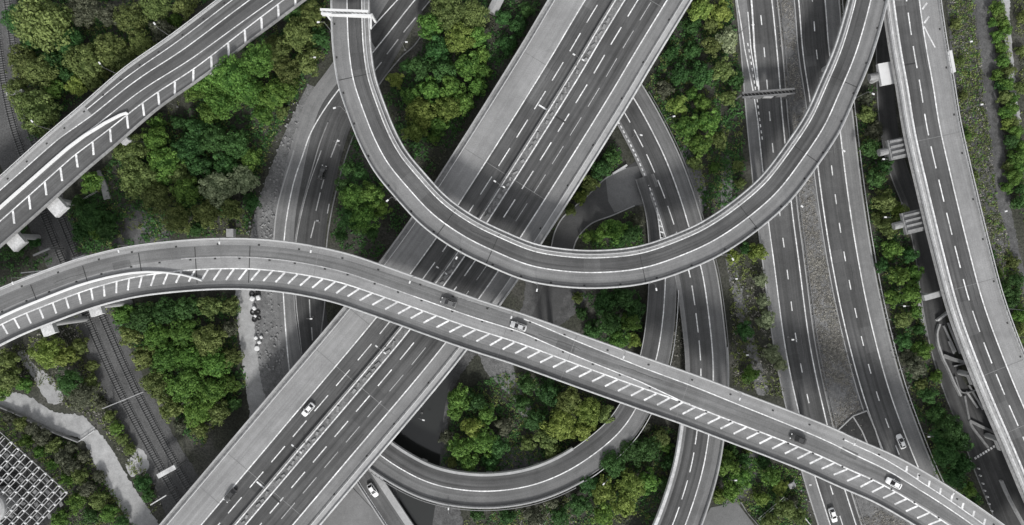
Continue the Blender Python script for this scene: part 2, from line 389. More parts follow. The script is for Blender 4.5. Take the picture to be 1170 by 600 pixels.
sheet('concrete_apron',[(390,548),(412,548),(432,575),(452,606),(470,640),(350,640),(352,600)],.014,SHOUL2)

# ------------------------------------------------------------------ ground level roads
def road(name): 
    o=empty(name); tag(o,kind='structure'); return o
BASE=.05
def zz(pts,z=BASE): return [(x,y,z) for x,y in pts]

# local road on the left (two carriageways, the left one pale)
L=Rib(zz([(452,-50),(410,20),(380,72),(351,112),(334,160),(323,207),(316,240),(312,280),(312,330),(316,380),(324,430),(334,480),(350,540)]),59,-1,'y')
r=road('local_road')
L.strip('carriageway',0,[(-50,20),(60,18),(120,18),(170,20),(300,24),(540,26)],SHOUL2,r)
L.strip('carriageway',[(-50,20),(60,18),(120,18),(170,20),(300,24),(540,26)],59,ASPH_D,r)
pxline('edge_line',[(500,-30),(474,0),(425,61),(385,105),(356,150),(345,180),(336,207),(329,240),(325,270),(323,310),(324,340),(330,417),(338,470)],BASE+.03,1.3,r,PAINT)
pxline('edge_line',[(482,-30),(454,0),(425,32),(400,62)],BASE+.03,1.2,r,PAINT)
pxline('kerb',[(375,140),(366,163),(358,190),(348,225),(341,255),(337,280),(336,310),(337,350),(344,405),(352,450)],BASE,1.1,r,CONC_D,h=.35)
pxline('edge_line',[(367,172),(352,215),(342,255),(338,280),(338,340),(345,405)],BASE+.03,1.0,r,PAINT_F)
pxline('kerb',[(336,172),(325,207),(317,237),(313,275),(313,330)],BASE,1.6,r,CONC,h=.12)
pxline('kerb',[(500,8),(475,50),(457,67),(428,105),(402,160),(385,215),(375,265),(372,300),(371,347),(364,400)],BASE,1.4,r,CONC_D,h=.12)
for d in [((492,0),(482,12)),((475,20),(461,37)),((455,45),(442,62)),((436,71),(428,81)),((386,159),(378,180)),((366,220),(361,241)),((360,252),(355,272)),((376,233),(374,244)),((353.5,342),(354.5,363)),((356,374),(357,389)),((370,205),(367,216))]:
    pxline('lane_dash',d,BASE+.03,1.2,r,PAINT_F,False)
# middle road passing under the motorway, with the circular slip leaving it
zM=[(620,30,.3),(665,80,.5),(698,128,.8),(716,160,1),(733,195,1.5),(748,235,2),(760,275,2.4),(772,315,2.8),(779,360,3.2),(784,410,3.8),(784,450,4.2),(780,490,4.6),(774,527,5),(764,562,5.3),(750,600,5.6),(722,655,6)]
M=Rib(zM,46,-1,'y')
mid=empty('middle_slip_road'); tag(mid,'two lane slip road passing under the motorway, U-shaped flyover and long hatched flyover','slip road')
def deck(rib,parent,o0,o1,th,mat=None,s0=None,s1=None,inset=6):
    return rib.sweep('deck',[(o0,-.03),(o1,-.03),(o1,-.5),(lambda t:rib.off(o1,t)-inset,-th),(lambda t:rib.off(o0,t)+inset,-th),(o0,-.5)],mat or CONC_D,parent,s0,s1)
deck(M,mid,-1,47,.9,inset=2)
M.strip('shoulder',0,4,SHOUL2,mid); M.strip('carriageway',4,31,ASPH,mid); M.strip('shoulder',31,46,ASPH_L,mid)
M.line('edge_line',30.5,1.5,mid)
M.dashes('lane_dash',[(100,13),(200,13),(300,16),(600,17)],1.3,22,31,(743,187),mid)
s_=M.s_of(700,135); e_=M.s_of(752,240)
for k in range(20):
    t=s_+k*6.0
    if t+3<e_: M.line('give_way_dash',1.5,1.6,mid,None,t,t+3.4,.034,2)
# painted gore between the middle road and the circular slip
M.line('gore_line',[(240,1.5),(275,1.5),(300,5)],1.3,mid,None,e_,M.s_of(768,300))
M.line('gore_line',[(240,1.0),(275,-5),(300,-8)],1.3,mid,None,e_,M.s_of(768,300))
for k in range(4): M.tick('gore_tick',e_+10+k*7,-1-k*1.2,e_+13+k*7,1.5,1.4,mid)
M.wall('parapet',47,2.4,.9,CONC,mid,M.s_of(784,400),None); M.wall('kerb',46.5,1.6,.15,CONC,mid,None,M.s_of(784,400))
M.wall('parapet',-2,5.0,.9,CONC_W,mid,M.s_of(780,480),None)
M.rail('guard_rail',48.4,.8,STEEL_D,mid,10,M.s_of(700,130),M.s_of(784,400))
# circular slip road
zC=[(727,205,1.7),(738,240,1.9),(742,280,2.2),(742,325,2.6),(738,375,3),(730,415,3.4),(715,450,3.8),(698,478,4.1),(670,503,4.4),(637,524,4.7),(600,538,5),(550,543.5,5.2),(500,536,5.3),(470,522,5.3),(447,507,5.3),(415,480,5.2),(385,450,5)]
C=Rib(zC,35,-1,'y')
cir=empty('circular_slip_road'); tag(cir,'narrow single lane slip road curving below the hatched flyover round the tree island','slip road')
wC=lambda t: interp([(0,20),(60,26),(110,30),(200,32),(330,35),(600,36),(900,36)],t)
deck(C,cir,-1,lambda t:wC(t)+1,.9,inset=2)
C.strip('carriageway',0,18,ASPH,cir); C.strip('shoulder',18,wC,ASPH_L,cir)
C.line('edge_line',18,1.4,cir,None,C.s_of(760,300,18))
cs=C.s_of(655,513)
C.wall('parapet',-1.5,4.2,.9,CONC,cir,cs,None); C.wall('parapet',lambda t:wC(t)+.8,2.2,.9,CONC,cir,C.s_of(650,520),None)
C.rail('guard_rail',-1.2,.8,STEEL,cir,9,C.s_of(738,375),cs); C.rail('guard_rail',lambda t:wC(t)+2.5,.8,STEEL,cir,9,C.s_of(742,330),C.s_of(650,520))
C.rail('railing',lambda t:wC(t)+3.2,1.1,STEEL_D,cir,4.5,C.s_of(640,523),None)
for px_,py_ in ((625,566),(560,575),(470,558)):
    t=C.s_of(px_,py_,30); m=MB(); m.bar(C.at(t,-3,-1.2),C.at(t,39,-1.2),1.6,.9); m.build('crosshead',CONC_D,cir)
    for o in (6,30):
        p=C.at(t,o,0); m=MB(); m.tube([(p.x,p.y,-.2),(p.x,p.y,p.z-1.3)],.7,10); m.build('pier',CONC,cir)
# side road turning off into the shade
r=road('side_road')
poly('carriageway',[(738,188),(728,183),(715,192),(692,204),(670,225),(652,240),(642,250),(634,265),(630,281),(624,310),(617,340),(600,380),(622,392),(642,350),(650,318),(655,285),(660,272),(675,256),(700,246),(725,235),(742,236)],.04,ASPH_D,r)
poly('patch',[(738,188),(715,192),(692,204),(695,230),(702,243),(725,235),(740,232)],.048,ASPH_L,r)  # sunlit end of the side road, painted as paler asphalt
pxline('kerb',[(715,192),(692,204),(670,225),(652,240),(642,250),(634,265),(630,281),(624,310)],.04,1.4,r,CONC,h=.14)
pxline('kerb',[(725,235),(700,246),(675,256),(660,272),(655,285),(651,310)],.04,1.4,r,CONC,h=.14)
pxline('low_wall',[(700,199),(708,194),(716,189)],.04,2.2,r,CONC_W,False,h=.9)
# dual carriageway on the right: two separate roads
Wd=Rib(zz([(832,-60),(841,0),(847,57),(854,140),(860,200),(866,255),(872,300),(884,392),(893,440),(901,475),(917,540),(934,595),(955,660)]),45.5,-1,'y')
r=road('dual_carriageway')
Wd.strip('shoulder',0,12,SHOUL2,r); Wd.strip('carriageway',12,43,ASPH,r); Wd.strip('gutter',43,46,ASPH_D,r)
Wd.line('edge_line',[(-60,-3),(0,1),(57,4),(110,10),(140,12),(660,12.5)],1.4,r); Wd.line('edge_line',40.5,1.4,r)
Wd.dashes('lane_dash',26,1.3,11,36.6,(871,60),r)
Wd.line('gore_line',[(-60,16),(0,17.5),(57,15),(100,16)],2.2,r,None,0,Wd.s_of(852,105)); Wd.line('gore_line',[(0,12),(57,11),(105,15)],1.4,r,None,Wd.s_of(842,15),Wd.s_of(852,100))
for k in range(16):
    t=Wd.s_of(847,50)+k*7.2; Wd.line('rumble_dash',[(50,8),(110,13),(160,15)],1.5,r,None,t,t+3.6,.034,2)
Wd.wall('kerb',-.6,1.6,.14,CONC,r); Wd.wall('kerb',46.6,1.4,.14,CONC,r)
Wd.rail('guard_rail',49,.75,STEEL_D,r,10)
Ed=Rib(zz([(900,-60),(908,0),(913,62),(921,115),(929.5,187),(936,237),(946,300),(960.5,372),(981,450),(1003,512),(1025,565),(1062,640)]),50,-1,'y')
r=road('dual_carriageway')
Ed.strip('gutter',0,3,ASPH_D,r); Ed.strip('carriageway',3,35,ASPH,r); Ed.strip('shoulder',35,50,SHOUL2,r)
Ed.line('edge_line',4.5,1.5,r); Ed.line('edge_line',34.5,1.5,r)
Ed.dashes('lane_dash',20,1.3,11.5,33.4,(949,195),r)
Ed.wall('kerb',-.6,1.4,.14,CONC,r); Ed.wall('kerb',50.6,1.8,.14,CONC,r); Ed.rail('guard_rail',53,.75,STEEL,r,10)
# service road beside the right viaduct
T=Rib(zz([(1003,-60),(1002,0),(1002,60),(1003,110),(1008,160),(1018,200),(1034,240),(1046,290),(1053,340),(1062,390),(1073,430),(1084,460),(1100,500),(1115,540),(1136,590),(1160,650)],.04),20,-1,'y')
r=road('service_road')
T.strip('carriageway',0,[(100,19),(300,22),(440,24),(480,32),(520,60),(600,60),(650,60)],ASPH_D,r); 
T.wall('kerb',-.6,1.4,.12,CONC_D,r)
# ------------------------------------------------------------------ elevated roads
def joints(rib,parent,o0,o1,sl,mat=None,wpx=.9):
    for t in sl: rib.strip('expansion_joint',o0,o1,mat or JOINT,parent,.026,t-wpx/2,t+wpx/2,step=wpx)
def piers(rib,parent,tl,o0,o1,cols,over=0,depth=1.5,drop=1.8,mat=None,wid=1.6):
    for t in tl:
        m=MB(); m.bar(rib.at(t,o0-over,-drop-depth/2),rib.at(t,o1+over,-drop-depth/2),wid,depth); m.build('crosshead',mat or CONC,parent)
        for o in cols:
            p=rib.at(t,o,0); m=MB(); m.tube([(p.x,p.y,-.2),(p.x,p.y,p.z-drop-depth+.05)],.75,12); m.build('pier',CONC,parent)
# main motorway viaduct
ZM=8.5
MN=Rib([(x,y,ZM) for x,y in [(725,-160),(627,0),(598,49),(537,147),(496,211),(471,249),(434,300),(397,347),(310,450),(255,515),(200,580),(110,686)]],139,-1,'y')
mn=empty('motorway_viaduct'); tag(mn,'wide five lane motorway viaduct running diagonally from lower left to top','viaduct')
deck(MN,mn,-1,140,2.2,inset=10)
MN.strip('verge',0,6.5,CONC_D,mn); MN.strip('hard_shoulder',6.5,35,SHOUL,mn); MN.strip('carriageway',35,63,ASPH,mn,cross=2)
MN.strip('median',63,75,GRAVEL,mn,.0); MN.strip('carriageway',75,116,ASPH,mn,cross=2); MN.strip('hard_shoulder',116,131,SHOUL2,mn); MN.strip('verge',131,139,CONC,mn)
MN.line('edge_line',35.6,1.5,mn); MN.line('edge_line',65.3,1.6,mn); MN.line('edge_line',74.2,1.6,mn); MN.line('edge_line',115.5,1.6,mn)
MN.dashes('lane_dash',50.5,1.3,24,38.2,(679,17.5),mn); MN.dashes('lane_dash',87,1.4,24,38.2,(726,10.5),mn); MN.dashes('lane_dash',101,1.0,24,38.2,(739.5,14.5),mn,mat=PAINT_F)
MN.rail('central_barrier',63.4,.85,STEEL_D,mn,10,beams=(1.0,.6),beam=.2); MN.rail('guard_rail',6.4,.8,STEEL,mn,10); MN.rail('guard_rail',131.5,.8,STEEL,mn,10)
MN.wall('parapet',-.2,2.0,.6,CONC,mn); MN.wall('parapet',139.2,2.2,.6,CONC_W,mn)
# precast blocks lying in the median, one beside the other
blk=MB(); blk.box((0,0,.17),(1.5,.62,.34),taper=.82); bme=blk.mesh('median_block'); bme.materials.append(CONC_D)
t=6; R_=random.Random(3)
while t<MN.len-6:
    p=MN.at(t,70+R_.uniform(-1.2,1.2),0); q=MN.at(t+2,70,0); a=math.atan2(q.y-p.y,q.x-p.x)+R_.uniform(-.15,.15)
    if R_.random()<.8:
        o=link('median_block',bme,None,mn,p); o.rotation_euler=(0,0,a); k=R_.uniform(.7,1.25); o.scale=(k,R_.uniform(.8,1.4),1)
    t+=R_.choice((7.2,8.0,9.0,11))
jl=[MN.s_of(*p) for p in ((746,2),(541,176),(310,560),(447,472),(394,348),(280,600),(610,66))]
joints(MN,mn,7,131,jl[:4],JOINT_L,.7); joints(MN,mn,7,35,jl[4:],JOINT_L,.7)
for px_,py_ in ((627,127),(300,556)):
    t=MN.s_of(px_,py_,66); MN.tick('joint_repair',t,52,t,63.5,1.8,mn,PAINT,.036); MN.tick('joint_repair',t+1,75.5,t+1,88,2.0,mn,JOINT,.036)
R_=random.Random(11)
for k in range(5):   # resurfaced patches
    t=R_.uniform(60,MN.len-80); o=R_.choice((36.5,51,76,88,102)); MN.strip('road_patch',o,o+R_.choice((12,13)),ASPH_M,mn,.006+.003*k,t,t+R_.uniform(20,60))
piers(MN,mn,[MN.s_of(*p) for p in ((668,-60),(562,106),(452,275),(330,427),(222,554))],4,135,(14,50,88,124))
# U shaped flyover
zL=[(383,-110,18),(379.5,-40,18.5),(379,0,19),(380,40,19.2),(382,66,19.4),(387,97,19.6),(399,133,19.8),(413,168,20),(429,197,20),(452,225,20),(483,258,20),(523,286,20),(560,304,20),(600,320,19.8),(640,327,18.8),(682,329,18),(740,323,16.8),(800,302,15.4),(828,288,14.8),(862,265,14),(900,232,13.2),(931,192,12.6),(958,151,12.2),(975,113,12),(992,73,11.8),(1004,35,11.6),(1013,0,11.5),(1024,-50,11.2),(1035,-110,11)]
LP=Rib(zL,42.5,-1,'x')
lp=empty('flyover'); tag(lp,'tall narrow flyover sweeping in a U from upper left to upper right','flyover')
deck(LP,lp,-1,43.5,1.6,inset=5)
LP.strip('shoulder',0,17.5,SHOUL2,lp); LP.strip('carriageway',17.5,34,ASPH,lp); LP.strip('verge',34,42.5,CONC_D,lp)
LP.line('edge_line',17.5,1.5,lp); LP.line('edge_line',34.2,1.3,lp)
LP.wall('parapet',-.2,2.0,.5,CONC_W,lp); LP.wall('parapet',42.4,1.8,.5,CONC_W,lp); LP.rail('railing',38,.9,STEEL,lp,6,beams=(1.0,.55)); LP.rail('railing',-.2,.95,STEEL,lp,9)
joints(LP,lp,1,38,[LP.s_of(*p) for p in ((386,92),(500,268),(556,300),(738,323),(866,262),(935,186),(980,100))],JOINT,.8)
piers(LP,lp,[LP.s_of(*p) for p in ((381,30),(392,116),(436,208),(488,262),(612,324),(690,329),(770,314),(840,280),(905,226),(950,164),(990,76))],4,38,(14,29),over=0)
# long hatched flyover
zR=[(-120,398,18),(-60,362,18),(0,331,18.4),(37,316,18.8),(80,300,19),(110,291,19.2),(150,282,19.4),(200,276,19.6),(250,273,19.8),(300,274,20),(350,280,20),(400,291,20.2),(427,300,20.4),(475,317,20.6),(550,344,21),(600,360,21),(675,387,21),(740,410,20.8),(800,431,20.4),(847,449,20),(900,469,19.4),(950,489,19.6),(985,505,19.5),(1020,520,19.3),(1070,548,19),(1120,581,18.6),(1170,618,18),(1230,668,17)]
RP=Rib(zR,57,+1,'x')
rp=empty('flyover'); tag(rp,'long flyover with white hatching curving from left edge to lower right corner','flyover')
deck(RP,rp,-1,58,1.8,inset=7)
hat=[(0,36.5),(80,36),(200,34),(350,34),(500,33),(600,32.5),(740,33.5),(960,34.5),(1060,36),(1200,36)]
top=[(0,7),(560,4),(610,5),(660,8),(740,11.5),(840,13.5),(960,16),(1060,20),(1200,21)]
mid2=[(0,22),(200,20.5),(350,21),(500,21),(600,20),(660,24),(740,27.5),(790,33),(1200,34)]
RP.strip('verge',0,[(0,7),(400,7),(560,5),(740,5),(1200,5)],SHOUL,rp)
RP.strip('shoulder',[(0,7),(400,7),(560,5),(740,5),(1200,5)],top,SHOUL,rp,s0=RP.s_of(565,349))
RP.strip('carriageway',[(0,7),(400,7),(560,4),(610,5),(660,8),(740,11.5),(840,13.5),(960,16),(1060,20),(1200,21)],mid2,ASPH_L,rp)
RP.strip('carriageway',mid2,hat,SHOUL,rp)
RP.strip('hatched_area',hat,lambda t:RP.off(hat,t)+13.5,SHOUL2,rp); RP.strip('shoulder',lambda t:RP.off(hat,t)+13.5,57,ASPH_L,rp)
RP.line('edge_line',hat,1.7,rp); RP.line('edge_line',mid2,1.2,rp,PAINT_F,RP.s_of(205,276),RP.s_of(480,318)); RP.line('edge_line',mid2,1.3,rp,None,RP.s_of(480,318),RP.s_of(800,431))
RP.line('edge_line',top,1.4,rp,None,RP.s_of(600,360))
xe=[(960,6),(1000,7),(1040,10),(1060,11.5),(1200,14)]
RP.line('edge_line',xe,1.3,rp,None,RP.s_of(965,496))
for k in range(14):
    t=RP.s_of(1040,531)+k*15.5
    if t<RP.len-8: RP.tick('hatch_bar',t,lambda q:RP.off(xe,q),t-2.5,lambda q:max(RP.off(xe,q)-6.5,1.5),2.3,rp)
t=6; k=0
while t<RP.len-12:
    x=RP.key(t); sh=interp([(0,-1),(100,2),(160,6),(260,10),(600,11),(1000,11),(1060,9)],x); dep=interp([(0,13),(200,13),(700,12.5),(1100,13)],x)
    RP.tick('hatch_bar',t+sh*.0,lambda q:RP.off(hat,q)+.6,t-sh,(lambda q,d=dep:RP.off(hat,q)+d),2.1,rp); t+=interp([(0,16.6),(300,15.6),(700,15.7),(1100,16)],x)
RP.wall('parapet',-.2,2.2,.5,CONC,rp); RP.wall('parapet',57.2,2.0,.5,CONC_W,rp); RP.rail('railing',57.2,.95,STEEL,rp,9); RP.rail('railing',-.2,1.4,STEEL,rp,9)
br=[(0,29),(80,28),(120,28.5),(145,29.5),(165,31),(185,34),(205,38.5),(222,44),(234,49)]
RP.sweep('concrete_barrier',[((lambda t:RP.off(br,t)-1.3),0.01),((lambda t:RP.off(br,t)+1.3),0.01),((lambda t:RP.off(br,t)+.8),.85),((lambda t:RP.off(br,t)-.8),.85)],WHITE,rp,0,RP.s_of(229,273.5),step=3)
RP.line('deck_seam',[(0,25.5),(80,25),(120,26),(150,26)],.7,rp,JOINT_L,0,RP.s_of(160,280))  # barrier's shadow line, painted on the deck as a thin grey strip
joints(RP,rp,8,30,[RP.s_of(*p) for p in ((32,318),(92,296),(157,280))],JOINT,1.0); joints(RP,rp,8,50,[RP.s_of(*p) for p in ((222,274),(286,273))],JOINT,1.0)
joints(RP,rp,2,56,[RP.s_of(*p) for p in ((365,283),(585,355),(660,381),(790,428))],JOINT_L,.7)
piers(RP,rp,[RP.s_of(*p) for p in ((262,273),(420,297),(640,374),(862,455),(958,493),(1080,555))],4,52,(14,42))
for px_,py_,ex in ((86,298,9),(27,320,11)):
    t=RP.s_of(px_,py_); m=MB(); m.bar(RP.at(t,-5,-2.5),RP.at(t,57+ex,-2.5),3.2,1.7); m.build('crosshead',CONC_W,rp)
    for o in (4,55):
        p=RP.at(t,o,0); m=MB(); m.tube([(p.x,p.y,-.2),(p.x,p.y,p.z-3.2)],.8,12); m.build('pier',CONC,rp)
# upper left slip road
zT=[(-120,310,13),(-60,258,13),(0,205.5,13),(60,151.5,13),(95,122,13),(146,78,12.6),(196,43,12.2),(263,-8,11.6),(330,-58,11),(410,-118,10)]
TL=Rib(zT,57,+1,'x')
tl=empty('slip_road_viaduct'); tag(tl,'elevated slip road with white bars crossing the upper left corner over the railway','viaduct')
deck(TL,tl,-1,58,1.6,inset=7)
l2=[(0,9),(60,10),(95,14),(146,17),(200,19),(300,20)]; l3=[(0,23),(60,23),(95,26),(150,30),(200,33),(300,36)]; lh=[(0,35.5),(60,36),(100,39),(146,42),(200,44),(300,43)]
TL.strip('shoulder',0,l2,SHOUL,tl,s1=TL.s_of(96,121)); TL.strip('shoulder',0,l2,ASPH_M,tl,s0=TL.s_of(96,121))
TL.strip('carriageway',l2,l3,ASPH,tl); TL.strip('carriageway',l3,lh,ASPH_M,tl); TL.strip('hatched_area',lh,57,ASPH_M,tl)
TL.line('edge_line',l2,1.3,tl); TL.line('edge_line',l3,1.2,tl,None,TL.s_of(60,151)); TL.line('edge_line',lh,1.5,tl)
TL.line('edge_line',[(95,5),(150,7.5),(300,8)],1.1,tl,PAINT,TL.s_of(96,121))
brt=[(0,24.5),(60,25.5),(80,27),(100,31),(115,36),(125,42)]
TL.sweep('concrete_barrier',[((lambda t:TL.off(brt,t)-1.4),0.01),((lambda t:TL.off(brt,t)+1.4),0.01),((lambda t:TL.off(brt,t)+.8),.85),((lambda t:TL.off(brt,t)-.8),.85)],WHITE,tl,0,TL.s_of(121,100),step=3)
t=TL.s_of(129,152,lh)-24.2*8
while t<TL.len-15:
    if t>12: TL.tick('hatch_bar',t,lambda q:TL.off(lh,q)+.6,t-8.5,lambda q:TL.off(lh,q)+13,2.4,tl)
    t+=24.2
TL.wall('parapet',-.2,2.2,.5,CONC,tl); TL.wall('parapet',57.2,2.0,.5,CONC_D,tl); TL.rail('railing',-.2,1.35,STEEL,tl,9)
for px_,py_,ex in ((18,190,14),(-28,230,12),(100,116,2),(205,34,0)):
    t=TL.s_of(px_,py_); m=MB(); m.bar(TL.at(t,0,-2.4),TL.at(t,57+ex,-2.4),4.0 if ex>5 else 2,1.6); m.build('crosshead',CONC_W,tl)
    for o in (8,52):
        p=TL.at(t,o,0); m=MB(); m.tube([(p.x,p.y,-.2),(p.x,p.y,p.z-3)],.8,12); m.build('pier',CONC,tl)
# right hand viaduct
zV=[(1003,-140,10),(1008,-60,10),(1014,0,10),(1023,62,10),(1030,100,10),(1038,150,10),(1052,212,10),(1073,298,10),(1090,360,10),(1122,445,10),(1150,510,10),(1171,560,10),(1210,650,10)]
RV=Rib(zV,57,-1,'y')
rv=empty('side_viaduct'); tag(rv,'two lane viaduct with pale wide shoulder down the right edge','viaduct')
deck(RV,rv,-1,58,1.9,inset=8)
RV.strip('verge',0,6.5,CONC,rv); RV.strip('carriageway',6.5,36,ASPH,rv); RV.strip('hard_shoulder',36,57,SHOUL,rv)
RV.line('edge_line',7,2.0,rv); RV.line('edge_line',36,1.6,rv); RV.dashes('lane_dash',21.5,1.5,26,39.2,(1037.5,27.5),rv)
RV.wall('parapet',-.2,2.4,.5,CONC_W,rv); RV.wall('parapet',57.2,2.0,.5,CONC,rv); RV.rail('railing',57.2,1.4,STEEL,rv,7); RV.rail('railing',-3,.9,STEEL,rv,5,beams=(1.0,.5)); RV.rail('guard_rail',4.2,.8,STEEL,rv,8)
RV.strip('walkway',-6,-1,CONC_D,rv,-.4)
for y in (-12,6,22): 
    t=RV.s_of(1014+y*.17,y)+10; RV.tick('hatch_bar',t,38,t-7,44.5,2.0,rv)
t=RV.s_of(1022,45); RV.line('hatch_bar',[(0,37),(35,37),(62,46)],1.8,rv,None,t-10,t+17)
joints(RV,rv,7,56,[RV.s_of(*p) for p in ((1040,163),(1082,333),(1116,432),(1145,497),(1014,2))],JOINT_L,.7); joints(RV,rv,7,21,[RV.s_of(1025,76)],JOINT,1.6)
def rpier(px_,py_,out,right,wid,drop,mat):
    t=RV.s_of(px_,py_); m=MB(); m.bar(RV.at(t,-out,-drop-.6),RV.at(t,57+right,-drop-.6),wid,1.2); o=m.build('crosshead',mat,rv)
    for q in (-out+8 if out>12 else 6,28,52):
        p=RV.at(t,q,0); m=MB(); m.tube([(p.x,p.y,-.2),(p.x,p.y,p.z-drop-1)],.8,12); m.build('pier',CONC,rv)
    return t
for a in ((1027,80,17,13,6.0,1.9,WHITE),(1041,166,21,1,5.6,2.0,CONC_D),(1057,251,24,1,6.0,2.0,CONC_D),(1084,335,22,1,1.5,2.0,CONC),(1118,434,4,1,3,2.0,CONC_D),(1150,510,4,1,3,2.0,CONC)):
    t=rpier(*a)
    if a[2]>12 and a[4]>3:   # round bearing stub at the end and cross beams on the slab
        m=MB(); m.tube([RV.at(t,-a[2]-10,-3.2),RV.at(t,-a[2],-3.2)],1.0,12); m.build('bearing_stub',CONC_D,rv)
        if a[6] is not WHITE:
            for k in range(4):
                m=MB(); m.bar(RV.at(t-9+k*6,-a[2]+1,-1.6),RV.at(t-9+k*6,-2,-1.6),.55,.4); m.build('slab_beam',CONC_D,rv)
# lane in the bottom that dives under the motorway
Bl=Rib([(x,y,1.0) for x,y in [(372,494),(402,540),(428,580),(452,616),(490,670)]],25,-1,'y')
bl=empty('ramp_road'); tag(bl,'short dark ramp with pale side walls emerging from under the motorway at bottom','ramp')
deck(Bl,bl,-1,26,.8,inset=1)
Bl.strip('carriageway',0,18,ASPH_M,bl); Bl.strip('verge',18,25,CONC,bl)
Bl.line('edge_line',0.8,1.0,bl); Bl.wall('parapet',25.5,2.4,.5,CONC,bl); Bl.wall('parapet',-1.0,2.0,.6,CONC,bl)
gm=MB(); gm.box((0,0,.02),(.55,.42,.03)); gme=gm.mesh('drain_grate'); gme.materials.append(JOINT)
def drains(rib,parent,o,every,s0=20,s1=None):
    t=s0; R_=random.Random(int(every*10))
    while t<(s1 or rib.len-10):
        p=rib.at(t,o,.01); q=rib.at(t+1,o,.01); ob=link('drain_grate',gme,None,parent,p); ob.rotation_euler=(0,0,math.atan2(q.y-p.y,q.x-p.x)); t+=every*R_.uniform(.85,1.15)
drains(RP,rp,lambda t:RP.off(mid2,t)+1.6,33); drains(RP,rp,6,46); drains(LP,lp,2.6,38); drains(TL,tl,5,30); drains(MN,mn,129,55); drains(RV,rv,54.5,50)
# wear: resurfaced stretches and sealed seams on the running lanes
R_=random.Random(42)
for rib,par,offs,wd_,n in ((LP,lp,(18.6,),15,4),(RV,rv,(8.5,22.5),12.5,4),(Wd,bpy.data.objects['dual_carriageway'],(13.5,27),12.5,3),(Ed,bpy.data.objects['dual_carriageway.001'],(6,21),12.5,3),(MN,mn,(36.8,52,76,88.5,102.5),11.5,6),(RP,rp,(14,),8,3)):
    for k in range(n):
        t=30+(rib.len-110)*(k+R_.random()*.8)/n; o=R_.choice(offs); rib.strip('road_patch',o,o+wd_,R_.choice((ASPH_M,ASPH_D)) if rib is not RP else ASPH_M,par,.022+.0006*k,t,t+R_.uniform(12,48))
    for k in range(n*2):
        t=20+(rib.len-110)*R_.random(); o=R_.choice(offs)+R_.uniform(1,wd_-1); ph=R_.uniform(0,6); rib.line('sealed_crack',(lambda q,o=o,ph=ph:o+.5*math.sin(q*.13+ph)+.25*math.sin(q*.41+ph)),.4,par,JOINT,t,t+R_.uniform(15,55),.028,step=2)
#PART3
ORD=['first','second','third','fourth','fifth','sixth','seventh','eighth','ninth','tenth','eleventh','twelfth','thirteenth','fourteenth','fifteenth','sixteenth','seventeenth','eighteenth','nineteenth','twentieth']
# ------------------------------------------------------------------ railway
slm=MB(); slm.box((0,0,.06),(2.6,.26,.16),taper=.9); sme=slm.mesh('sleeper'); sme.materials.append(SLEEP)
def track(shift,label):
    P=[(-22,-80),(-9,0),(2,80),(14,140),(33,197),(57,262),(81,320),(97,358),(138,450),(190,547),(228,615),(262,680)]
    rb=Rib([(x,y,.03) for x,y in P],20,-1,'y')
    e=empty('railway_track',rb.at(0,shift)); tag(e,label,'railway track','railway tracks on the left')
    base=e.location.copy()
    for g in (-2.9,2.9):
        o=rb.sweep('rail',[(shift+g-.28,.12),(shift+g+.28,.12),(shift+g+.28,.30),(shift+g-.28,.30)],RAIL,e); o.location=-base
    t=2.0; n=0
    while t<rb.len and n<298:
        p=rb.at(t,shift); q=rb.at(t+1,shift); o=link('sleeper',sme,None,e,p-base); o.rotation_euler=(0,0,math.atan2(q.y-p.y,q.x-p.x)+math.pi/2); t+=2.75; n+=1
track(0,'railway track on dark ballast, left of the pair'); track(17,'railway track on dark ballast, right of the pair')
def portal(a,b,label,thick=.35,h=6.0,mat=None):
    e=empty('overhead_line_portal',W(*a,0)); tag(e,label,'line portal','overhead line portals'); base=e.location
    A=W(a[0],a[1],h); B=W(b[0],b[1],h)
    m=MB(); m.bar(A-base,B-base,thick,thick*.8)
    if thick>.6:
        pass
    m.build('beam',mat or CONC_W,e)
    for P in (A,B):
        m=MB(); m.bar(Vector((P.x,P.y,-.1))-base,Vector((P.x,P.y,h-.12))-base,.3); m.build('post',STEEL_D,e)
    d=(B-A); 
    for f in (.3,.55,.75):
        c=A+d*f-base; m=MB(); m.bar(c+Vector((0,0,-.15)),c+Vector((0,0,-.9)),.12); m.build('insulator',STEEL_D,e)
portal((117,467),(164,448),'thin pale beam crossing both railway tracks in the open',.2,mat=CONC)
portal((181,544),(201,533),'thick pale beam over the tracks near the motorway edge',1.3)
portal((172,577),(190,566),'thin beam over the tracks beside the gravel path end',.3)
portal((8,108),(26,104),'short pale twin beam over the railway at far left',.9,mat=CONC)
portal((24,312),(62,308),'thin line beam above the long flyover over the railway',.3)
portal((38,292),(57,284),'short beam between the two left flyovers over the railway',.45,mat=CONC)
# ------------------------------------------------------------------ lamp posts
def lamp(base,h,arm,label,group,double=False,headmat=None):
    """base: world foot, arm: unit direction in plan"""
    e=empty('street_lamp',base); tag(e,label,'street lamp',group); a=Vector((arm[0],arm[1],0)).normalized()
    m=MB(); m.box((0,0,.12),(.5,.5,.24)); m.build('base',STEEL_D,e)
    m=MB(); m.tube([(0,0,.2),(0,0,h*.5),(0,0,h)],[.09,.07,.05],6); m.build('pole',STEEL_D,e)
    for sg in ((1,-1) if double else (1,)):
        m=MB(); m.tube([(0,0,h-.05),a*sg*.5+Vector((0,0,h+.15)),a*sg*1.2+Vector((0,0,h+.2))],.045,6); ar=m.build('arm',STEEL_D,e)
        m=MB(); c=a*sg*1.4+Vector((0,0,h+.2)); rz=math.atan2(a.y,a.x); m.box(c,(.75,.4,.16),rz,taper=.8); m.build('lamp_head',headmat or WHITE,e)
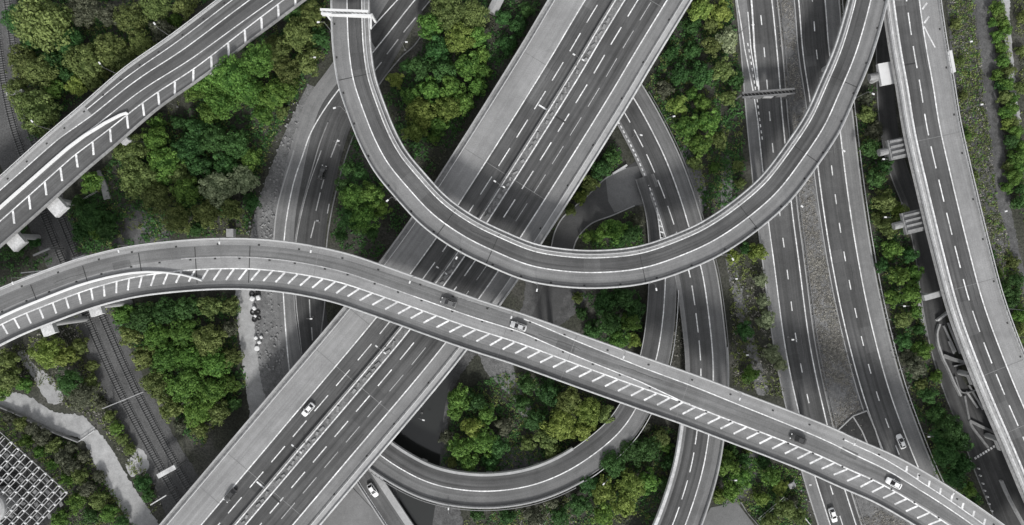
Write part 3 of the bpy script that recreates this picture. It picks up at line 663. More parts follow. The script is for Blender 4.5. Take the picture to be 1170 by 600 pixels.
def lamps_on(rib,o,pts,h,label,group,out,end):
    n=len(pts)
    for i,(x,y) in enumerate(pts):
        t=rib.s_of(x,y,o); p=rib.at(t,o,0); q=rib.at(t,(rib.off(o,t))+out,0); d=q-p
        lamp(p,h,(d.x,d.y),'%s, %s from %s'%(label,ORD[i],end),group)
lamps_on(LP,-1.2,[(379,36),(397,128),(455,226),(528,288),(614,322),(742,323),(824,290),(898,233),(945,174),(976,112)],7,'lamp post on outer edge of the U-shaped flyover','lamps of the U-shaped flyover',-8,'its upper left end')
lamps_on(RP,-1.0,[(32,318),(150,282),(262,273),(364,283),(474,317),(586,355),(710,399),(838,446),(965,496),(1075,551)],6,'lamp post on upper edge of the long hatched flyover','lamps of the hatched flyover',8,'the left')
lamps_on(RV,58,[(1078,60),(1094,128),(1117,246),(1150,352),(1183,440)],8,'lamp post on right edge of the right viaduct','lamps of the right viaduct',8,'the top')
lamps_on(TL,-1.0,[(62,150),(136,86),(196,43),(252,0)],7,'lamp post on upper edge of the upper left slip road','lamps of the upper left slip road',-8,'the left')
for i,(x,y) in enumerate([(658,74),(570,213),(504,306),(437,393),(347,504)]):
    t=MN.s_of(x,y,64.5); p=MN.at(t,64.5,0); q=MN.at(t,80,0); d=q-p; lamp(p,7,(d.x,d.y),'double armed lamp post in the motorway median, %s from the top'%ORD[i],'median lamps',True)
gl=[((758,140),(1,-.2),'lamp post on the bank between slip road and upper right trees'),((722,158),(1,.3),'lamp post at the dashed left edge of the middle slip road'),((838,318),(-1,0),'lamp post on bare strip right of the middle slip road, upper'),((850,402),(-1,0),'lamp post on bare strip right of the middle slip road, lower'),
 ((845,38),(1,0),'lamp post at left verge of the dual carriageway near the top'),((900,385),(-1,0),'lamp post at left edge of dual carriageway above hatched flyover'),((1050,492),(-1,0),'lamp post at the kerb beside the white car'),((1006,92),(1,0),'lamp post between U-shaped flyover and right viaduct'),((1000,186),(-1,0),'lamp post among shrubs beside the right service road'),
 ((1002,250),(-1,0),'lamp post among olive shrubs right of the dual carriageway'),((1023,348),(-1,0),'lamp post among green shrubs left of the right service road'),((690,540),(-1,1),'lamp post in trees outside the circular slip road'),((515,577),(0,-1),'lamp post below the circular slip road over the canal'),((482,472),(1,.3),'lamp post beside the canal at the motorway edge'),
 ((463,57),(1,0),'lamp post in upper part of local road near the grove'),((388,166),(1,0),'lamp post at local road beside dark parked car'),((365,254),(1,0),'lamp post at local road above the hatched flyover'),((358,362),(1,0),'lamp post at local road below the hatched flyover'),((203,122),(0,-1),'lamp post in wood below the upper left slip road'),((362,74),(1,0),'lamp post at wood edge left of the U-shaped flyover'),
 ((826,540),(1,0),'lamp post at right parapet of slip road near the bottom'),((908,545),(1,0),'lamp post below the hatched flyover beside dual carriageway')]
for (x,y),d,lb in gl: lamp(W(x,y,0),7,(d[0],-d[1]),lb,'ground lamps')
# ------------------------------------------------------------------ sign gantries
def gantry_loop():
    zt=19.1; e=empty('sign_gantry',W(369,12,zt)); b=e.location.copy(); tag(e,'white steel sign gantry spanning the U-shaped flyover at its upper left end','gantry')
    z=zt+6.2
    A=W(366,11,z)-b; B=W(421,13,z)-b; A2=W(367,15.5,z)-b; B2=W(424,18,z)-b; 
    for p,q in ((A,B),(A2,B2)):
        m=MB(); m.bar(p,q,.5,.5); m.build('beam',WHITE,e); lo=Vector((0,0,-1.1)); m=MB(); m.bar(p+lo,q+lo,.4,.4); m.build('beam',WHITE,e)
    n=12; m=MB()
    for i in range(n):
        f0=i/n; f1=(i+1)/n; m.bar(A.lerp(B,f0),A2.lerp(B2,f1),.14); m.bar(A.lerp(B,f0),A.lerp(B,f1)+Vector((0,0,-1.1)),.14); m.bar(A2.lerp(B2,f0),A2.lerp(B2,f1)+Vector((0,0,-1.1)),.14)
    m.build('bracing',WHITE,e)
    m=MB(); c=(A+B+A2+B2)/4; m.bar(A.lerp(A2,.5)+Vector((.4,0,-1.0)),B.lerp(B2,.5)+Vector((-.4,0,-1.0)),.9,.08); m.build('walkway',STEEL_D,e)
    for px_,py_ in ((371,13),(423.5,15)):
        p=W(px_,py_,z)-b; m=MB(); m.bar((p.x,p.y,-.2 if px_>400 else -zt),(p.x,p.y,p.z-1.0),.5); m.build('leg',WHITE,e)
    m=MB(); p=W(424,16,z)-b; q=W(424,33,zt+1)-b; m.bar(p,q,.28); m.build('brace',WHITE,e)
    m=MB(); p=W(368,14,z)-b; q=W(377,19,zt+1)-b; m.bar(p,q,.4); m.build('brace',WHITE,e)
    m=MB(); m.box(A.lerp(B,.45)+Vector((0,-.9,-.9)),(5.0,.15,2.4)); m.build('sign_panel',STEEL_D,e)
gantry_loop()
def gantry_dual():
    e=empty('sign_gantry',W(849,106,0)); b=e.location.copy(); tag(e,'dark grey cantilever sign gantry over the left dual carriageway','gantry')
    z=6.5; A=W(848,106,z)-b; B=W(908,101.5,z)-b; A2=A+Vector((0,-1.3,0)); B2=B+Vector((0,-1.3,0))
    for p,q in ((A,B),(A2,B2)):
        m=MB(); m.bar(p,q,.45,.5); m.build('beam',STEEL_D,e)
    m=MB(); m.bar(A.lerp(A2,.5)+Vector((0,0,-.3)),B.lerp(B2,.5)+Vector((0,0,-.3)),.9,.1); m.build('walkway',JOINT,e)
    m=MB()
    for i in range(14): m.bar(A.lerp(B,i/14),A2.lerp(B2,(i+1)/14),.12)
    m.build('bracing',STEEL_D,e)
    for f in (.03,.97):
        c=A.lerp(B2,f); m=MB(); m.tube([(c.x,c.y,-.1),(c.x,c.y,z-.2)],.35,10); m.build('leg',STEEL_D,e)
    for f in (.28,.5,.75):
        c=A2.lerp(B2,f)+Vector((0,-.35,-.6)); m=MB(); m.box(c,(2.6,.2,1.7)); m.build('sign_panel',STEEL_D if f!=.5 else CONC,e)
gantry_dual()
# ------------------------------------------------------------------ cars
PAINTS={'white':surf('car_white',.72,.3,spec=.5),'silver':surf('car_silver',.50,.3,metal=.3,spec=.5),'grey':surf('car_grey',.13,.3,metal=.3,spec=.5),'dark':surf('car_dark',.035,.25,spec=.6)}
HEADL=surf('headlight_lens',.7,.15,spec=.6); TAILL=surf('tail_lens',(.10,.09,.09),.2,spec=.5); PLATE=surf('bumper_trim',.05,.6)
def car_meshes():
    D={}
    st=[(-2.12,.42,.62,.55),(-2.08,.30,.80,.74),(-1.75,.24,.90,.83),(-1.2,.22,.93,.86),(-.4,.22,.92,.87),(.5,.22,.90,.87),(1.0,.22,.86,.86),(1.6,.24,.76,.82),(2.02,.30,.66,.72),(2.14,.40,.54,.55)]
    m=MB(); n=10
    for x,zb,zt,hw in st:
        zm=(zb+zt)/2
        m.v+=[(x,-hw*.86,zb),(x,-hw,zb+.12),(x,-hw,zm+.08),(x,-hw*.95,zt-.06),(x,-hw*.8,zt),(x,hw*.8,zt),(x,hw*.95,zt-.06),(x,hw,zm+.08),(x,hw,zb+.12),(x,hw*.86,zb)]
    for i in range(len(st)-1):
        for k in range(n): m.f.append((i*n+k,(i+1)*n+k,(i+1)*n+(k+1)%n,i*n+(k+1)%n))
    m.f.append(tuple(range(n))); m.f.append(tuple(len(m.v)-1-k for k in range(n)))
    me=m.mesh('body'); bm=bmesh.new(); bm.from_mesh(me); bmesh.ops.recalc_face_normals(bm,faces=bm.faces); bm.to_mesh(me); bm.free(); me.polygons.foreach_set('use_smooth',[True]*len(me.polygons)); D['body']=me
    b=dict(rb=(-1.72,.62,.90),rt=(-1.12,.52,1.42),ft=(.12,.52,1.44),fb=(.98,.66,.88))
    def P(k,s): x,w,z=b[k]; return Vector((x,w*s,z))
    def panel(pts,th,name):
        m=MB(); nrm=(pts[1]-pts[0]).cross(pts[2]-pts[0]).normalized(); c=sum(pts,Vector())/len(pts)
        if nrm.dot(c-Vector((-.4,0,.7)))<0: nrm=-nrm
        o=[p+nrm*th for p in pts]; k=len(pts); m.add(list(pts)+o,[tuple(range(k,2*k)),tuple(range(k))]+[(i,(i+1)%k,(i+1)%k+k,i+k) for i in range(k)])
        me=m.mesh(name); bm=bmesh.new(); bm.from_mesh(me); bmesh.ops.recalc_face_normals(bm,faces=bm.faces); bm.to_mesh(me); bm.free(); return me
    m=MB()   # roof with its pillars
    R=[P('rt',-1),P('ft',-1),P('ft',1),P('rt',1)]
    D['roof']=panel([v for v in R],.05,'roof')
    m=MB()
    for s in (-1,1):
        m.bar(P('rb',s),P('rt',s),.12,.1); m.bar(P('ft',s),P('fb',s),.09,.09); c0=Vector((-.5,.72*s,.9)); m.bar(c0,Vector((-.5,.54*s,1.42)),.1,.08)
    D['pillars']=m.mesh('pillars')
    D['windscreen']=panel([P('fb',-1),P('ft',-1),P('ft',1),P('fb',1)],.02,'windscreen'); D['rear_window']=panel([P('rb',1),P('rt',1),P('rt',-1),P('rb',-1)],.02,'rear_window')
    for s,nm in ((-1,'sw0'),(1,'sw1')): D[nm]=panel([Vector((-1.72,.74*s,.90)),Vector((-1.12,.54*s,1.40)),Vector((.12,.54*s,1.42)),Vector((.98,.76*s,.88))],.015,'side_window')
    m=MB(); m.tube([(0,-.11,0),(0,.11,0)],.32,14); D['tyre']=m.mesh('tyre'); m=MB(); m.tube([(0,-.12,0),(0,.12,0)],.19,10); D['rim']=m.mesh('rim')
    m=MB(); m.box((0,0,0),(.26,.34,.14),taper=.8); D['light']=m.mesh('light'); m=MB(); m.box((0,0,0),(.14,.24,.12),taper=.8); D['mirror']=m.mesh('mirror')
    return D
CM=car_meshes()
def car(px_,py_,z,d,colour,label,rib=None,sc=1.0):
    p=W(px_,py_,z+.7); p.z=z; e=empty('car',p,math.atan2(-d[1],d[0])); e.scale=(sc,sc,sc)
    tag(e,label,'car','cars on the roads')
    def put(name,me,mat,loc=(0,0,0),rot=0,par=None):
        o=bpy.data.objects.new(name,me); COL.objects.link(o); o.parent=par or e; o.location=loc; o.rotation_euler=(0,0,rot)
        if not me.materials: me.materials.append(mat)
        o.material_slots[0].link='OBJECT'; o.material_slots[0].material=mat; return o
    pt=PAINTS[colour]
    put('body',CM['body'],pt); put('roof',CM['roof'],pt); put('pillars',CM['pillars'],pt)
    put('windscreen',CM['windscreen'],GLASS); put('rear_window',CM['rear_window'],GLASS); put('side_window',CM['sw0'],GLASS); put('side_window',CM['sw1'],GLASS)
    for x in (-1.3,1.32):
        for y in (-.78,.78): w=put('wheel',CM['tyre'],RUBBER,(x,y,.32)); put('rim',CM['rim'],STEEL,par=w)
    for y in (-.55,.55):
        put('headlight',CM['light'],HEADL,(1.98,y,.62)); put('tail_light',CM['light'],TAILL,(-2.02,y,.74)); put('mirror',CM['mirror'],pt,(.62,y*1.72,.95))
car(368,197,BASE,(.30,-.95),'dark','dark car driving up the local road on the left')
car(352,468,ZM+.02,(-.66,.75),'white','white car on the motorway below the hatched flyover')
car(263,566,ZM+.02,(-.64,.77),'dark','dark car on the motorway near the bottom left')
def car_on(rib,o,x,y,rev,colour,label,sc=1.0):
    t=rib.s_of(x,y,o); a=rib.px(t-1,o); b=rib.px(t+1,o); d=(b[0]-a[0],b[1]-a[1])
    if rev: d=(-d[0],-d[1])
    q=rib.px(t,o); car(q[0],q[1],q[2]+.02,d,colour,label,sc=sc)
car_on(RP,14,513,345,True,'grey','dark grey car on the hatched flyover above the motorway')
car_on(RP,14.5,592,374,True,'silver','silver car on the hatched flyover right of the motorway')
car_on(RP,26,912,502,True,'dark','dark car on the hatched flyover over the dual carriageway')
car_on(RP,28,1021,553,True,'white','white car on the hatched flyover near the lower right corner')
car_on(Ed,27.5,1029,505,True,'white','white car on the right dual carriageway above the hatched flyover')
car_on(Wd,19,954,588,False,'white','white car on the left dual carriageway at the bottom edge')
car_on(Bl,9,417,566,False,'white','white car on the short ramp beside the motorway at bottom')
# ------------------------------------------------------------------ lattice at the lower left
STEEL_W=surf('lattice_white',.36,.5,[('obj',(1.2,1.2,1.2),3,.2,1)])
DARKFILL=surf('dark_fill',.03,.9,[('obj',(1,1,1),3,.4,1)])
def lattice():
    zl=5.0; e=empty('steel_lattice',W(30,560,0)); b=e.location.copy(); tag(e,'white steel lattice frame with round grey tank end in lower left corner','lattice frame')
    e1=Vector((.68,-.73)); e2=Vector((.74,.67))     # plan directions in the photograph: along the pairs, along the edge
    O=Vector((-26,470))
    def pt(i,j,z):
        q=O+e2*(i*10.6)+e1*(-j*9.6); v=W(q.x,q.y,z); return v-b
    NI=14
    def jr(i):
        if i<=8: return -1.2 if i<3 else -.4, 14
        return 0,14
    def lim(i): return interp([(0,2),(3,.3),(5,0),(14,0)],i)
    for i in range(NI):
        for dx in (-.15,.15):
            m=MB(); m.bar(pt(i+dx,lim(i),zl),pt(i+dx,17,zl),.15,.2); m.build('beam',STEEL_W,e)
    for j in range(0,16):
        for dx in (0,):
            m=MB(); m.bar(pt(0,j+dx,zl-.35),pt(13.2,j+dx,zl-.35),.12,.2); m.build('cross_beam',STEEL_W,e)
    R_=random.Random(5)
    cap=MB(); cap.box((0,0,0),(.55,.55,.3),.7,taper=.6); cme=cap.mesh('node_cap'); cme.materials.append(WHITE)
    pl=MB(); pl.box((0,0,0),(1.0,1.2,.12),.75); pme=pl.mesh('infill_panel'); pme.materials.append(CONC_D)
    post=MB(); post.bar((0,0,-zl-.1),(0,0,0),.16); qme=post.mesh('post'); qme.materials.append(STEEL_D)
    for i in range(NI):
        for j in range(0,15):
            if j<lim(i): continue
            link('node_cap',cme,None,e,pt(i,j,zl)+Vector((0,0,.22)))
            link('post',qme,None,e,pt(i,j,zl)+Vector((0,0,-.1)))
            if (i+j)%2==0 and R_.random()<.75: link('infill_panel',pme,None,e,pt(i+.5+R_.uniform(-.15,.15),j+.5,zl-.7-R_.random()*2)).rotation_euler=(R_.uniform(-.3,.3),R_.uniform(-.3,.3),R_.uniform(-.2,.2))
    m=MB(); c=W(-4,577,3)-b
    m.tube([c+Vector((0,0,-3)),c+Vector((0,0,2.9)),c+Vector((0,0,3.3))],[4.4,4.4,3.9],28); m.build('tank',CONC,e)
    poly('base_slab',[(-40,480),(0,500),(38,530),(77,568),(52,602),(30,660),(-60,660)],.02,DARKFILL,e).location=-b
lattice()
# ------------------------------------------------------------------ storage yard by the right viaduct
def beam_thing(a,b,z,w,h,label,name='concrete_beam',mat=None,group='beams stored in the yard'):
    A=W(*a,z); B=W(*b,z); c=(A+B)/2; e=MB(); e.bar(A-c,B-c,w,h); e.bar((A-c)*.96+Vector((0,0,h*.5+.05)),(B-c)*.96+Vector((0,0,h*.5+.05)),w*.45,.12); o=e.build(name,mat or CONC); o.location=c; return tag(o,label,'concrete beam',group)
yb=[((1078,372),(1092,402)),((1083,369),(1097,404)),((1087,366),(1100,402)),((1084,390),(1090,404)),((1107,440),(1123,468)),((1111,437),(1128,466)),((1115,434),(1131,464)),((1104,447),(1117,466))]
yn=['leftmost of the upper row','second from left in the upper row','rightmost of the upper row','short one lying in the upper row','second from left in the lower row','third from left in the lower row','rightmost of the lower row','leftmost of the lower row']
for (a,b),s_ in zip(yb,yn): beam_thing(a,b,.25,.5,.3,'pale concrete beam beside the right viaduct, '+s_)
def wallthing(name,pts,w,h,label,mat=None,cat='wall',z=0.0,group=None):
    o=pxline(name,pts,z,w,None,mat or CONC,True,h); return tag(o,label,cat,group)
wallthing('low_wall',[(1069,366),(1082,356)],2.2,1.2,'short pale wall at the top of the storage yard',CONC_W)
wallthing('low_wall',[(1072,370),(1069,380),(1070,392),(1074,404),(1076,410)],2.0,1.0,'curved low wall left of the stored beams')
wallthing('low_wall',[(1076,406),(1090,411),(1105,415)],4.0,.9,'thick dark wall crossing the storage yard',CONC_D)
wallthing('low_wall',[(1076,410),(1082,422),(1088,436),(1096,452)],1.6,1.0,'narrow wall along the service road below the stored beams')
wallthing('low_wall',[(1101,452),(1104,468),(1108,484),(1118,498),(1128,511)],2.2,.6,'curved pale kerb wall at the forecourt',CONC_D)
wallthing('low_wall',[(1106,480),(1120,487),(1136,494)],3.0,.8,'thick wall between forecourt and right viaduct',CONC_D)
wallthing('low_wall',[(1142,548),(1150,566),(1160,585),(1172,606)],2.4,1.1,'long narrow wall under the right viaduct at lower right',CONC)
wallthing('retaining_wall',[(1088,418),(1112,416),(1120,440),(1098,448),(1090,430)],1.3,.7,'dark pit walls beside the right viaduct',CONC_D)
for i in range(9):
    f=i/8
    o=pxline('stop_line_block',[(1115+f*24-1.5,523-f*15+.9),(1115+f*24+.4,523-f*15-.1)],.06,2.6,None,PAINT,False,.12); tag(o,'white painted block across the forecourt, %s from the left'%ORD[i],'block','white blocks across the forecourt')
bm_=MB(); bm_.tube([(0,0,0),(0,0,.75),(0,0,.85)],[.24,.24,.1],10); bo=bm_.mesh('bollard'); bo.materials.append(WHITE)
for i,(x,y) in enumerate([(1117,535),(1119,543),(1122,552),(1124,560),(1127,567),(1129,575),(1132,583),(1135,591)]):
    o=link('bollard',bo,None,None,W(x,y,0)); tag(o,'white bollard along the service road edge, %s from the top'%ORD[i],'bollard','bollards along the service road')
# ------------------------------------------------------------------ bags, tyres and rubble by the local road
def bag(x,y,s,label):
    me=bpy.data.meshes.new('bulk_bag'); bm=bmesh.new(); bmesh.ops.create_cube(bm,size=1); bmesh.ops.subdivide_edges(bm,edges=bm.edges[:],cuts=3,use_grid_fill=True); R_=random.Random(int(x*7+y))
    for v in bm.verts:
        r=1-.18*(abs(v.co.x*2)**4*abs(v.co.y*2)**4); bul=1+.18*(1-(v.co.z*2)**2); v.co.x*=bul*r*s; v.co.y*=bul*r*s*.9; v.co.z=(v.co.z+.5)*s*.85; v.co+=Vector((R_.uniform(-.05,.05),R_.uniform(-.05,.05),R_.uniform(-.05,.05)))*s
    bm.to_mesh(me); bm.free(); me.polygons.foreach_set('use_smooth',[True]*len(me.polygons)); o=link('bulk_bag',me,WHITE,None,W(x,y,0)); o.rotation_euler=(0,0,R_.uniform(0,3)); tag(o,label,'bag','white bags on the gravel')
bag(289,341,1.25,'white bulk bag against the hatched flyover, left one'); bag(296,340,1.2,'white bulk bag against the hatched flyover, right one'); bag(291,352,1.0,'white bag at the top of the tyre pile'); bag(292,361,.7,'small white bag low in the tyre pile')
bag(293,386,.9,'white bag, leftmost of the lower cluster'); bag(299,385,.8,'white bag, rightmost of the lower cluster'); bag(297,391,.9,'white bag in the middle of the lower cluster')
def torus(x,y,r,label,z=0):
    m=MB(); n=14; k=6
    for i in range(n):
        a=2*math.pi*i/n
        for j in range(k):
            b=2*math.pi*j/k; q=r+math.cos(b)*r*.36; m.v.append((q*math.cos(a),q*math.sin(a),r*.36+math.sin(b)*r*.36))
    for i in range(n):
        for j in range(k): m.f.append((i*k+j,((i+1)%n)*k+j,((i+1)%n)*k+(j+1)%k,i*k+(j+1)%k))
    o=m.build('old_tyre',RUBBER,None,True); o.location=W(x,y,z); o.location.z=z; tag(o,label,'tyre','old tyres on the gravel')
torus(288,336,.6,'black tyre lying above the left bulk bag'); torus(295,335.5,.6,'black tyre lying above the right bulk bag'); torus(289,357,.6,'black tyre, left in the pile below the bags'); torus(295,357,.55,'black tyre, right in the pile below the bags'); torus(291,365,.6,'black tyre at the foot of the pile'); torus(296,363.5,.5,'small black tyre right of the pile foot')
m=MB(); m.tube([(0,0,0),(0,0,.4),(0,0,.5)],[.75,.75,.6],18); o=m.build('round_tank',WHITE); o.location=W(294,398,0); tag(o,'round white tank lid on the gravel below the bags','tank')
def rock_mesh(seed):
    R_=random.Random(seed); me=bpy.data.meshes.new('boulder'); bm=bmesh.new(); bmesh.ops.create_icosphere(bm,subdivisions=1,radius=.5)
    for v in bm.verts: v.co*=R_.uniform(.65,1.15); v.co.z*=.6
    bm.to_mesh(me); bm.free(); me.materials.append(STONE); return me
RM=[rock_mesh(i) for i in range(5)]
R_=random.Random(21)
bl_=sorted((242+R_.random()*30,R_.uniform(298,316)) for _ in range(14))
for i,(y,x) in enumerate(bl_):
    o=link('boulder',RM[i%5],None,None,W(x,y,.1)); k=R_.uniform(.4,.9); o.scale=(k*1.6,k*.8,k); o.rotation_euler=(0,0,R_.uniform(0,3)); tag(o,'pale boulder in the heap beside the local road, %s from the top'%ORD[i],'boulder','boulders in the heap above the hatched flyover')
# small stones strewn on gravel: nobody could count them
def strew(name,polys,dens,smin,smax,mat,seed,label,cat='rubble'):
    R_=random.Random(seed); m=MB()
    for P in polys:
        A=abs(sum(P[i][0]*P[(i+1)%len(P)][1]-P[(i+1)%len(P)][0]*P[i][1] for i in range(len(P))))/2/16
        xs=[p[0] for p in P]; ys=[p[1] for p in P]; n=0; tgt=int(A*dens)
        while n<tgt:
            x=R_.uniform(min(xs),max(xs)); y=R_.uniform(min(ys),max(ys))
            if not inside(P,x,y): continue
            n+=1; k=R_.uniform(smin,smax); v=W(x,y,0); m.box((v.x,v.y,k*.3),(k*R_.uniform(.7,1.6),k,k*.7),R_.uniform(0,3),taper=R_.uniform(.5,.8))
    tag(m.build(name,mat),label,cat,kind='stuff')
def inside(P,x,y):
    c=False; j=len(P)-1
    for i in range(len(P)):
        if (P[i][1]>y)!=(P[j][1]>y) and x<(P[j][0]-P[i][0])*(y-P[i][1])/(P[j][1]-P[i][1])+P[i][0]: c=not c
        j=i
    return c
strew('rubble',[[(300,205),(318,205),(310,275),(280,275)],[(290,335),(322,335),(328,430),(296,420)],[(330,115),(350,118),(325,200),(305,200)]],.55,.2,.6,STONE,1,'loose pale rubble strewn on the gravel beside the local road')
strew('rubble',[[(1002,330),(1014,330),(1040,440),(1050,480),(1036,470),(1020,420)],[(800,195),(812,230),(806,250),(795,225)],[(842,318),(852,318),(858,360),(848,360)],[(915,538),(905,550),(925,590),(932,590)],[(918,270),(924,270),(940,400),(932,400)]],.7,.15,.45,STONE,2,'loose stones strewn along the verges of the dual carriageway')
def culvert():
    e=empty('culvert',W(978,482,0)); b=e.location.copy(); tag(e,'dark open culvert with concrete rim in the median above the hatched flyover','culvert')
    o=poly('floor',[(958,492),(974,476),(990,470),(1000,494),(1006,512),(985,505)],.34,DARKFILL,e); o.location=-b
    for w_ in ([(957,491),(974,475),(990,469)],[(990,469),(999,490),(1006,512)],[(974,476),(984,492),(990,506)]):
        o=pxline('rim_wall',w_,.0,1.3,e,CONC,False,.5); o.location=-b
culvert()
def shed(px_,py_,w,l,h,rz,label):
    e=empty('shed',W(px_,py_,0),rz); tag(e,label,'shed')
    m=MB(); m.box((0,0,h/2),(w,l,h)); m.build('walls',CONC_D,e)
    m=MB(); a,b=w/2+.2,l/2+.2; m.add([(-a,-b,h),(a,-b,h),(a,b,h),(-a,b,h),(0,-b,h+.5),(0,b,h+.5)],[(0,1,4),(2,3,5),(1,2,5,4),(3,0,4,5),(3,2,1,0)]); m.build('roof',CONC,e)
    m=MB(); m.box((0,-l/2-.03,1.0),(.9,.05,2.0)); m.build('door',STEEL_D,e)
shed(567,8,2.6,5,2.4,-.45,'small grey roofed shed between the grove and the motorway at top')
shed(903,553,1.6,1.1,1.2,.5,'tiny pale hut below the hatched flyover beside dual carriageway')
# ------------------------------------------------------------------ fences and paths
def fence(pts,label,h=1.6,every=9,mat=None):
    z0=W(*pts[0],0); e=empty('fence',z0); tag(e,label,'fence'); L_=0
    for a,b in zip(pts,pts[1:]):
        A=W(*a,0)-z0; B=W(*b,0)-z0; n=max(1,int(math.dist(a,b)/every))
        for zr in (.35,h-.1):
            m=MB(); m.bar(A+Vector((0,0,zr)),B+Vector((0,0,zr)),.12); m.build('rail',mat or STEEL,e)
        for i in range(n+1):
            p=A.lerp(B,i/n); m=MB(); m.bar(p,p+Vector((0,0,h)),.16); m.build('post',mat or STEEL,e)
fence([(866,592),(896,567),(906,575),(924,598)],'pale angled fence round the scrub plot at the bottom')
fence([(845,572),(852,584),(866,600)],'short fence beside the paved yard at the bottom',mat=STEEL_D)
wallthing('boundary_wall',[(-20,455),(0,463),(30,476),(62,492),(92,504)],1.3,1.4,'thin dark boundary wall along the tow path at lower left',CONC_D)
fence([(93,503),(110,491)],'pale gate rail across the path bend at lower left',1.2)
fence([(82,237),(112,219)],'pale railing from the crosshead across to the footbridge',1.2)
wallthing('footbridge',[(112,196),(119,210),(124,228)],7,.8,'short pale footbridge slab below the upper left slip road',CONC,'footbridge')
wallthing('kiosk',[(266,271),(266,262)],8,2.2,'small grey cabin at the wood edge above the hatched flyover',CONC,'cabin')
#PART4
# ------------------------------------------------------------------ trees and shrubs
def crown_mesh(seed,nl,leaves,lr=(.17,.30),flat=.75,leaf=.062,name='crown'):
    R_=random.Random(seed); v=[]; f=[]; tone=[]
    cl=[]
    lob=[]
    for i in range(nl):
        th=R_.uniform(0,2*math.pi); u=R_.uniform(-.25,1)
        rr=math.sqrt(max(0,1-u*u)) if u>0 else math.sqrt(1-u*u)
        R0=R_.uniform(.50,.84)*(1+.13*math.sin(3*th+seed)+.09*math.sin(5*th+2*seed))
        lob.append((Vector((math.cos(th)*rr*R0,math.sin(th)*rr*R0,u*R0*flat)),R_.uniform(*lr),R_.random()))
    lob.append((Vector((0,0,.5*flat)),.3,R_.random()))
    for c,r,tn in lob:
        out=c.normalized() if c.length>.05 else Vector((0,0,1))
        n=int(leaves*(r/.24)**2)
        for _ in range(n):
            d=Vector((R_.gauss(0,1),R_.gauss(0,1),R_.gauss(0,1))).normalized()
            if d.dot(out)<-.35 and R_.random()<.75: d=-d
            p=c+d*r*R_.uniform(.75,1.12); p.z=c.z+(p.z-c.z)*.85
            nrm=(d*1.0+Vector((R_.gauss(0,.45),R_.gauss(0,.45),R_.gauss(0,.45)+.25))).normalized()
            a=nrm.orthogonal().normalized(); a=Matrix.Rotation(R_.uniform(0,6.28),3,nrm)@a; b=nrm.cross(a)
            l=leaf*R_.uniform(.65,1.35); w=l*R_.uniform(.5,.8); k=len(v)
            v+= [p-a*l, p+b*w-nrm*l*.15, p+a*l, p-b*w-nrm*l*.15]; f.append((k,k+1,k+2,k+3))
            tt=min(1,max(0,.18+.62*tn+R_.uniform(-.25,.25))); tone+=[tt]*4
    # twigs and inner leaves: a rough inner shell that closes most of the view through
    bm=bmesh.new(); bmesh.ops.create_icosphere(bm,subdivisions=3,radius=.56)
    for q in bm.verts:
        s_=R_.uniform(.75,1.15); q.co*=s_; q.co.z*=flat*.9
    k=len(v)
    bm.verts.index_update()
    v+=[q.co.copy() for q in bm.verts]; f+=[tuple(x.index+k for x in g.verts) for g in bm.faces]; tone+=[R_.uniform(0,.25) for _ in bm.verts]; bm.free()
    me=bpy.data.meshes.new(name); me.from_pydata([tuple(q) for q in v],[],f)
    at=me.attributes.new('tone','FLOAT','POINT'); at.data.foreach_set('value',tone); me.materials.append(LEAF['g']); me.update(); return me
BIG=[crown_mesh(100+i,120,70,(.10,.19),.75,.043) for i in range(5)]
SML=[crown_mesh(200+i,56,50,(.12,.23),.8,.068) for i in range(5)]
def trunk_mesh(seed):
    R_=random.Random(seed); m=MB(); m.tube([(0,0,0),(.03,.02,.35),(.0,.05,.7),(.04,.02,1)],[.055,.042,.034,.018],8)
    for i in range(5):
        a=i*1.26+R_.uniform(-.3,.3); z=R_.uniform(.45,.7); m.tube([(.02,.03,z),(.16*math.cos(a),.16*math.sin(a),z+.14),(.36*math.cos(a),.36*math.sin(a),z+.26)],[.024,.016,.007],6)
    me=m.mesh('trunk'); me.materials.append(BARK); return me
TR=[trunk_mesh(i) for i in range(4)]
TREES=[]
def T_(cl,items): 
    for it in items:
        TREES.append((cl,)+it)
T_('wood at the upper left',[(50,25,37,'o'),(28,72,21,'o'),(47,82,20,'o'),(22,104,17,'o'),(45,128,27,'o'),(62,68,14,'d'),(80,48,17,'d'),(100,72,25,'o'),(127,58,22,'o'),(142,74,18,'o'),(150,22,21,'o'),(178,8,20,'o'),(186,36,15,'b'),(88,99,13,'y'),(108,92,13,'o'),(163,52,17,'o'),(18,22,17,'d'),(36,52,13,'d'),(62,102,13,'g'),(96,12,20,'b'),(125,18,15,'b'),(212,8,14,'o'),(200,24,10,'g'),(66,38,12,'d'),(118,80,12,'o'),(78,84,12,'d')])
T_('wood left of the local road',[(242,90,23,'g'),(267,86,23,'g'),(295,69,20,'g'),(316,58,18,'o'),(341,40,20,'o'),(357,18,17,'o'),(330,82,17,'o'),(352,72,16,'o'),(224,100,17,'g'),(256,115,22,'g'),(286,104,22,'g'),(312,110,19,'g'),(330,100,14,'g'),(302,130,13,'g'),(240,130,14,'g'),(366,44,13,'d'),(338,12,14,'d'),(150,172,21,'o'),(178,160,17,'g'),(160,205,24,'o'),(190,188,21,'g'),(215,170,19,'d'),(226,148,16,'d'),(246,160,18,'d'),(270,165,17,'d'),(286,182,14,'g'),(181,226,21,'o'),(202,250,18,'o'),(214,218,19,'g'),(250,214,23,'p'),(236,244,16,'o'),(279,206,17,'p'),(265,240,14,'o'),(288,232,11,'d'),(225,262,10,'d'),(206,200,15,'o'),(230,190,15,'d'),(258,188,15,'d'),(205,140,10,'d'),(180,142,11,'g'),(322,128,9,'o')])
